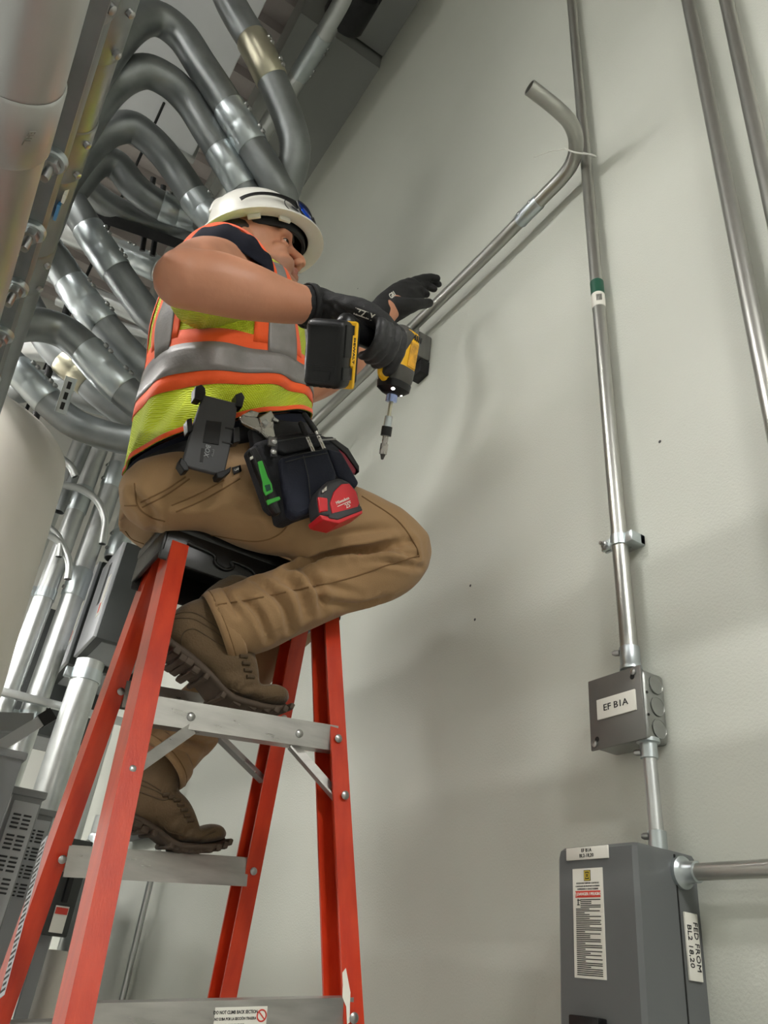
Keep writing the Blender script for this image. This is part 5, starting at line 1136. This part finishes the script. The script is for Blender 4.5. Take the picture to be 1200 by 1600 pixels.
def decal(tree, body, px, py, px2, py2, size, par, m=M_label, name='lettering'):
    a, b = hit(tree, px, py), hit(tree, px2, py2)
    if a is None or b is None: return
    x = nrm(b - a); vw = nrm(-a); y = np.cross(vw, x); f = Fr(a, x, y); V_, F_ = MB().text(body, size, f, (0, 0, 0), .0004, align='LEFT', bold=.0002).data()
    out = []
    for p in V_:                                              # wrap the print on the knit
        hh = tree.ray_cast(Vector(p + vw * .02), Vector(-vw)); out.append(np.array(hh[0][:]) + vw * .0006 if hh[0] is not None else p)
    return obj(name, (np.array(out), F_), m, par, smooth=False)
mb = MB()
for a_, b_ in ((-.026, -.014),): mb.tube([wp + cw * a_, wp + cw * b_], [.0392, .0396], 28, cap=False)
obj('glove_cuff', mb, M_glove, gl, solid=.003)
decal(tg, 'IZZLY', 553, 486, 592, 500, .017, gl)
# left glove: open hand, back towards the camera, thumb below
def g(x, y, Y): return at(570 + x / 8.571, 410 + y / 8.571, Y=Y)
mb = MB()
w0 = g(215, 690, 1.335)
mb.limb([w0, g(370, 580, 1.33), g(560, 440, 1.335), g(680, 330, 1.345)], [(.040, .032), (.047, .026), (.048, .022), (.036, .017)], up=(-.5, 0, 1))
mb.limb([g(600, 300, 1.35), g(730, 235, 1.355), g(870, 205, 1.355), g(965, 215, 1.345)], [.017, .0145, .0125, .0115])
mb.limb([g(640, 340, 1.36), g(780, 285, 1.375), g(900, 265, 1.375), g(985, 290, 1.365)], [.016, .0145, .0125, .011])
mb.limb([g(640, 360, 1.345), g(770, 315, 1.36), g(860, 325, 1.36), g(925, 355, 1.35)], [.016, .014, .0125, .011])
mb.limb([g(600, 420, 1.325), g(700, 385, 1.335), g(770, 395, 1.335), g(820, 425, 1.33)], [.017, .015, .0135, .012])
mb.limb([g(420, 600, 1.315), g(560, 590, 1.30), g(700, 560, 1.30), g(800, 550, 1.31), g(865, 545, 1.315)], [.030, .024, .0165, .0145, .0125])
mb.limb([g(170, 735, 1.34), w0, g(260, 660, 1.335)], [(.040, .036), (.040, .035), (.040, .034)], up=(-.5, 0, 1))
V, F, E = remesh(mb, .0030, 3); N = normals(V, F); V = V + N * (.0010 * noise3(V, 240, 8))[:, None]
glL = obj('glove', (V, F), M_glove, person, angle=None); glL['label'] = 'left glove reaching open-handed towards the conduit'
tL = bvh(V, F); decal(tL, 'GRI', 609, 464, 635, 446, .020, glL)
rim = g(60, 640, 1.36)
obj('cuff_loop', MB().tube(catmull([g(30, 690, 1.36), g(60, 620, 1.36), g(130, 585, 1.355), g(190, 600, 1.345)], 5), [.008] * 16, 8), M_glove, glL)
# ------------------------------------------------------------------ what hangs on the tool belt
def pxp(poly, Y, th, sub=0):
    P = np.array([at(x, y, Y=(Y(x, y) if callable(Y) else Y)) for x, y in poly]); n = len(P); Q = P + np.array((0, th, 0))
    return np.vstack([P, Q]), [tuple(range(n)), tuple(range(2 * n - 1, n - 1, -1))] + [(k, n + k, n + (k + 1) % n, (k + 1) % n) for k in range(n)]
def pobj(name, poly, Y, th, m, par=None, bev=.003, seg=3):
    o = obj(name, pxp(poly, Y, th), m, par, angle=.5)
    if bev: b = o.modifiers.new('bevel', 'BEVEL'); b.width = bev; b.segments = seg; b.limit_method = 'ANGLE'; b.angle_limit = .5
    return o
def pfr(px, py, px2, py2, Y): 
    o = at(px, py, Y=Y); x = nrm(at(px2, py2, Y=Y) - o); f = Fr(o, x, np.cross((0, -1., 0), x)); return f
HP = 1.205
hol = thing('phone_holster', at(330, 745, Y=HP), 'empty dark grey phone holster clipped to the belt at the back hip', 'phone holster')
pobj('back_plate', [(318, 616), (372, 630), (368, 660), (362, 690), (352, 738), (345, 742), (290, 728), (286, 718), (300, 668)], HP, .010, M_case, hol, .003)
for q in ([(305, 604), (315, 600), (321, 606), (322, 616), (314, 625), (304, 622)], [(368, 616), (378, 612), (383, 620), (379, 636), (370, 634)], [(292, 655), (300, 652), (302, 672), (294, 675)], [(283, 714), (292, 722), (296, 734), (288, 736), (280, 724)], [(338, 738), (352, 734), (362, 728), (360, 738), (348, 747), (340, 746)], [(366, 668), (374, 666), (376, 690), (365, 692)]):
    pobj('corner_clip', q, HP - .006, .022, M_black, hol, .002)
pobj('grip_pad', [(322, 656), (347, 659), (342, 695), (317, 691)], HP - .0015, .003, M_rubber, hol, .001)
pobj('hinge_slot', [(352, 667), (367, 670), (367, 672), (352, 669)], HP - .001, .002, M_ink, hol, 0); pobj('hinge_slot', [(347, 689), (364, 693), (364, 695), (347, 691)], HP - .001, .002, M_ink, hol, 0)
fl = pfr(325, 705, 321, 724, HP - .0015)
obj('lettering', MB().text('OTTER', .0055, fl, (0, .009, 0), .0004).text('BOX', .013, fl, (0, -.002, 0), .0004, bold=.0003), M_gear, hol)
pobj('ink_block', [(315, 700), (320, 701), (317, 722), (312, 721)], HP - .001, .002, M_ink, hol, 0)

wr = thing('adjustable_wrench', at(405, 690, Y=1.19), 'steel adjustable wrench tucked head-up behind the pouch', 'wrench')
pobj('handle', [(374, 652), (384, 645), (408, 655), (420, 672), (432, 690), (424, 692), (404, 672), (378, 660)], 1.20, .010, M_chrome, wr, .0025)
pobj('jaw', [(404, 652), (424, 640), (430, 652), (428, 668), (432, 686), (424, 690), (412, 676)], 1.197, .013, M_chrome, wr, .0025)
pobj('fixed_jaw', [(378, 648), (392, 640), (406, 644), (402, 652), (386, 650)], 1.198, .012, M_chrome, wr, .0025)
obj('thumb_screw', MB().tube([at(412, 658, Y=1.195), at(418, 664, Y=1.195)], .006, 12), M_steel, wr)
obj('adjusting_worm', MB().tube([at(426, 655, Y=1.197), at(434, 659, Y=1.197)], [.006, .004], 12), M_steel, wr)

YP = 1.175
pch = thing('tool_pouch', at(480, 810, Y=YP), 'black and navy canvas tool pouch full of tools at the hip', 'tool pouch')
pobj('main_pocket', [(398, 690), (440, 676), (478, 672), (512, 680), (530, 696), (548, 730), (560, 756), (552, 772), (500, 800), (456, 812), (440, 806), (428, 760), (410, 720)], YP + .01, .055, M_pouch, pch, .010)
pobj('front_pocket', [(440, 712), (512, 698), (528, 740), (520, 786), (466, 808), (452, 800), (446, 760)], YP - .008, .03, M_navyp, pch, .009)
pobj('upper_pocket', [(430, 684), (500, 674), (508, 694), (446, 708), (432, 702)], YP - .003, .02, M_pouch, pch, .006)
pobj('side_gusset', [(512, 700), (534, 705), (562, 754), (556, 762), (528, 742)], YP + .004, .03, M_navyp, pch, .006)
pobj('flap', [(388, 700), (402, 694), (420, 730), (440, 790), (432, 800), (420, 790), (402, 740)], YP - .002, .03, M_pouch, pch, .006)
for pts in ([(444, 716), (476, 708), (510, 702)], [(446, 722), (478, 714), (512, 708)], [(474, 712), (482, 745), (486, 790)], [(432, 690), (466, 684), (502, 679)]):
    obj('stitching', MB().tube([at(x, y, Y=YP - .012) for x, y in pts], .0011, 6), M_tgrey, pch)
pobj('rivet_strap', [(424, 684), (434, 682), (434, 714), (424, 714)], YP - .012, .006, M_belt, pch, .002)
for x, y in ((428, 690), (427, 706)): obj('rivet', MB().lathe(at(x, y, Y=YP - .012), (0, -1, 0), [(0, .006), (.002, .006), (.004, .003)], 12), M_steel, pch)
pobj('tool_clip', [(421, 680), (433, 684), (431, 698), (420, 695)], YP - .014, .008, M_toolg, pch, .002)
pobj('belt_tunnel', [(392, 668), (440, 655), (486, 664), (490, 690), (440, 700), (398, 706)], YP + .035, .02, M_belt, pch, .004)

kn_ = thing('utility_knife', at(425, 790, Y=YP - .02), 'black utility knife with bright green inlays in the pouch flap', 'knife')
pobj('handle', [(390, 702), (400, 697), (418, 730), (430, 770), (441, 800), (434, 803), (424, 790), (408, 745)], YP - .022, .018, M_black, kn_, .004)
pobj('green_inlay', [(403, 721), (410, 719), (419, 745), (425, 756), (427, 768), (416, 774), (412, 766), (411, 752)], YP - .0245, .004, M_lgreen, kn_, .0015)
pobj('green_band', [(417, 781), (437, 775), (439, 780), (420, 788)], YP - .0245, .006, M_lgreen, kn_, .0015)
pobj('slider', [(414, 758), (422, 756), (424, 765), (417, 768)], YP - .026, .004, M_green, kn_, .001)
pobj('white_mark', [(391, 714), (395, 712), (396, 716), (392, 718)], YP - .024, .003, M_label, kn_, 0)
for (a, b, c, lab) in (((476, 648), (492, 672), (506, 702), 'screwdriver with dark handle standing at the front of the pouch'), ((470, 662), (478, 680), (490, 708), 'second slim screwdriver with steel blade beside it in the pouch')):
    t = thing('screwdriver', at(*c, Y=YP), lab, 'screwdriver', 'screwdrivers in the pouch'); P = [at(*q, Y=YP - .001) for q in (a, b, c)]
    obj('handle', MB().limb([P[0], P[1]], [.0055, .0065], n=12), M_rubber, t); obj('blade', MB().cyl(P[1], P[2], .0050, n=12), M_chrome, t)
t = thing('red_pliers', at(545, 735, Y=YP + .02), 'dark red handled pliers at the far side of the pouch', 'pliers')
pobj('handle', [(516, 688), (526, 690), (544, 708), (558, 732), (556, 740), (546, 742), (530, 718)], YP + .012, .014, mat('pliers_red', srgb(130, 24, 44), .4, var=.1), t, .004)
pobj('rim', [(506, 682), (520, 682), (545, 700), (562, 728), (562, 738), (557, 732), (540, 708), (518, 690)], YP + .008, .02, M_black, t, .003)
obj('pin', MB().cyl(at(498, 688, Y=YP), at(524, 686, Y=YP), .0022, n=8), M_steel, t)
YT_ = 1.125
tp = thing('tape_measure', at(530, 815, Y=YT_), 'red and dark grey 25 foot tape measure hooked on the pouch', 'tape measure')
pobj('case', [(497, 778), (502, 762), (514, 750), (532, 745), (548, 752), (560, 768), (565, 790), (562, 802), (528, 812), (500, 806)], YT_, .045, M_tgrey, tp, .008)
pobj('red_face', [(516, 786), (522, 768), (534, 756), (546, 755), (557, 768), (562, 786), (558, 796), (520, 804)], YT_ - .003, .006, M_tred, tp, .002)
pobj('red_panel', [(497, 776), (512, 778), (513, 798), (500, 800)], YT_ - .002, .006, M_tred, tp, .002)
pobj('bumper', [(500, 804), (528, 810), (566, 795), (567, 802), (530, 818), (504, 812)], YT_ - .004, .05, M_tred, tp, .002)
pobj('foot_guard', [(514, 803), (564, 790), (567, 797), (528, 812), (514, 809)], YT_ - .006, .052, M_tgrey, tp, .002)
pobj('steel_clip', [(503, 766), (511, 758), (511, 766), (504, 770)], YT_ - .004, .004, M_chrome, tp, .001)
fl = pfr(526, 788, 553, 776, YT_ - .0045)
obj('lettering', MB().text('Milwaukee', .0088, fl, (.017, .002, 0), .0004, sx=.9).text("25''", .012, fl, (.024, -.011, 0), .0004).box((.016, -.0045, 0), (.034, .0012, .0008), fl), M_label, tp)
o = pobj('woven_tag', [(363, 730), (376, 726), (378, 736), (366, 741)], 1.222, .004, M_black, trousers, .001)
obj('lettering', MB().text('GAP', .0062, pfr(366, 736, 376, 732, 1.2205), (.0065, .001, 0), .0004), M_label, o)
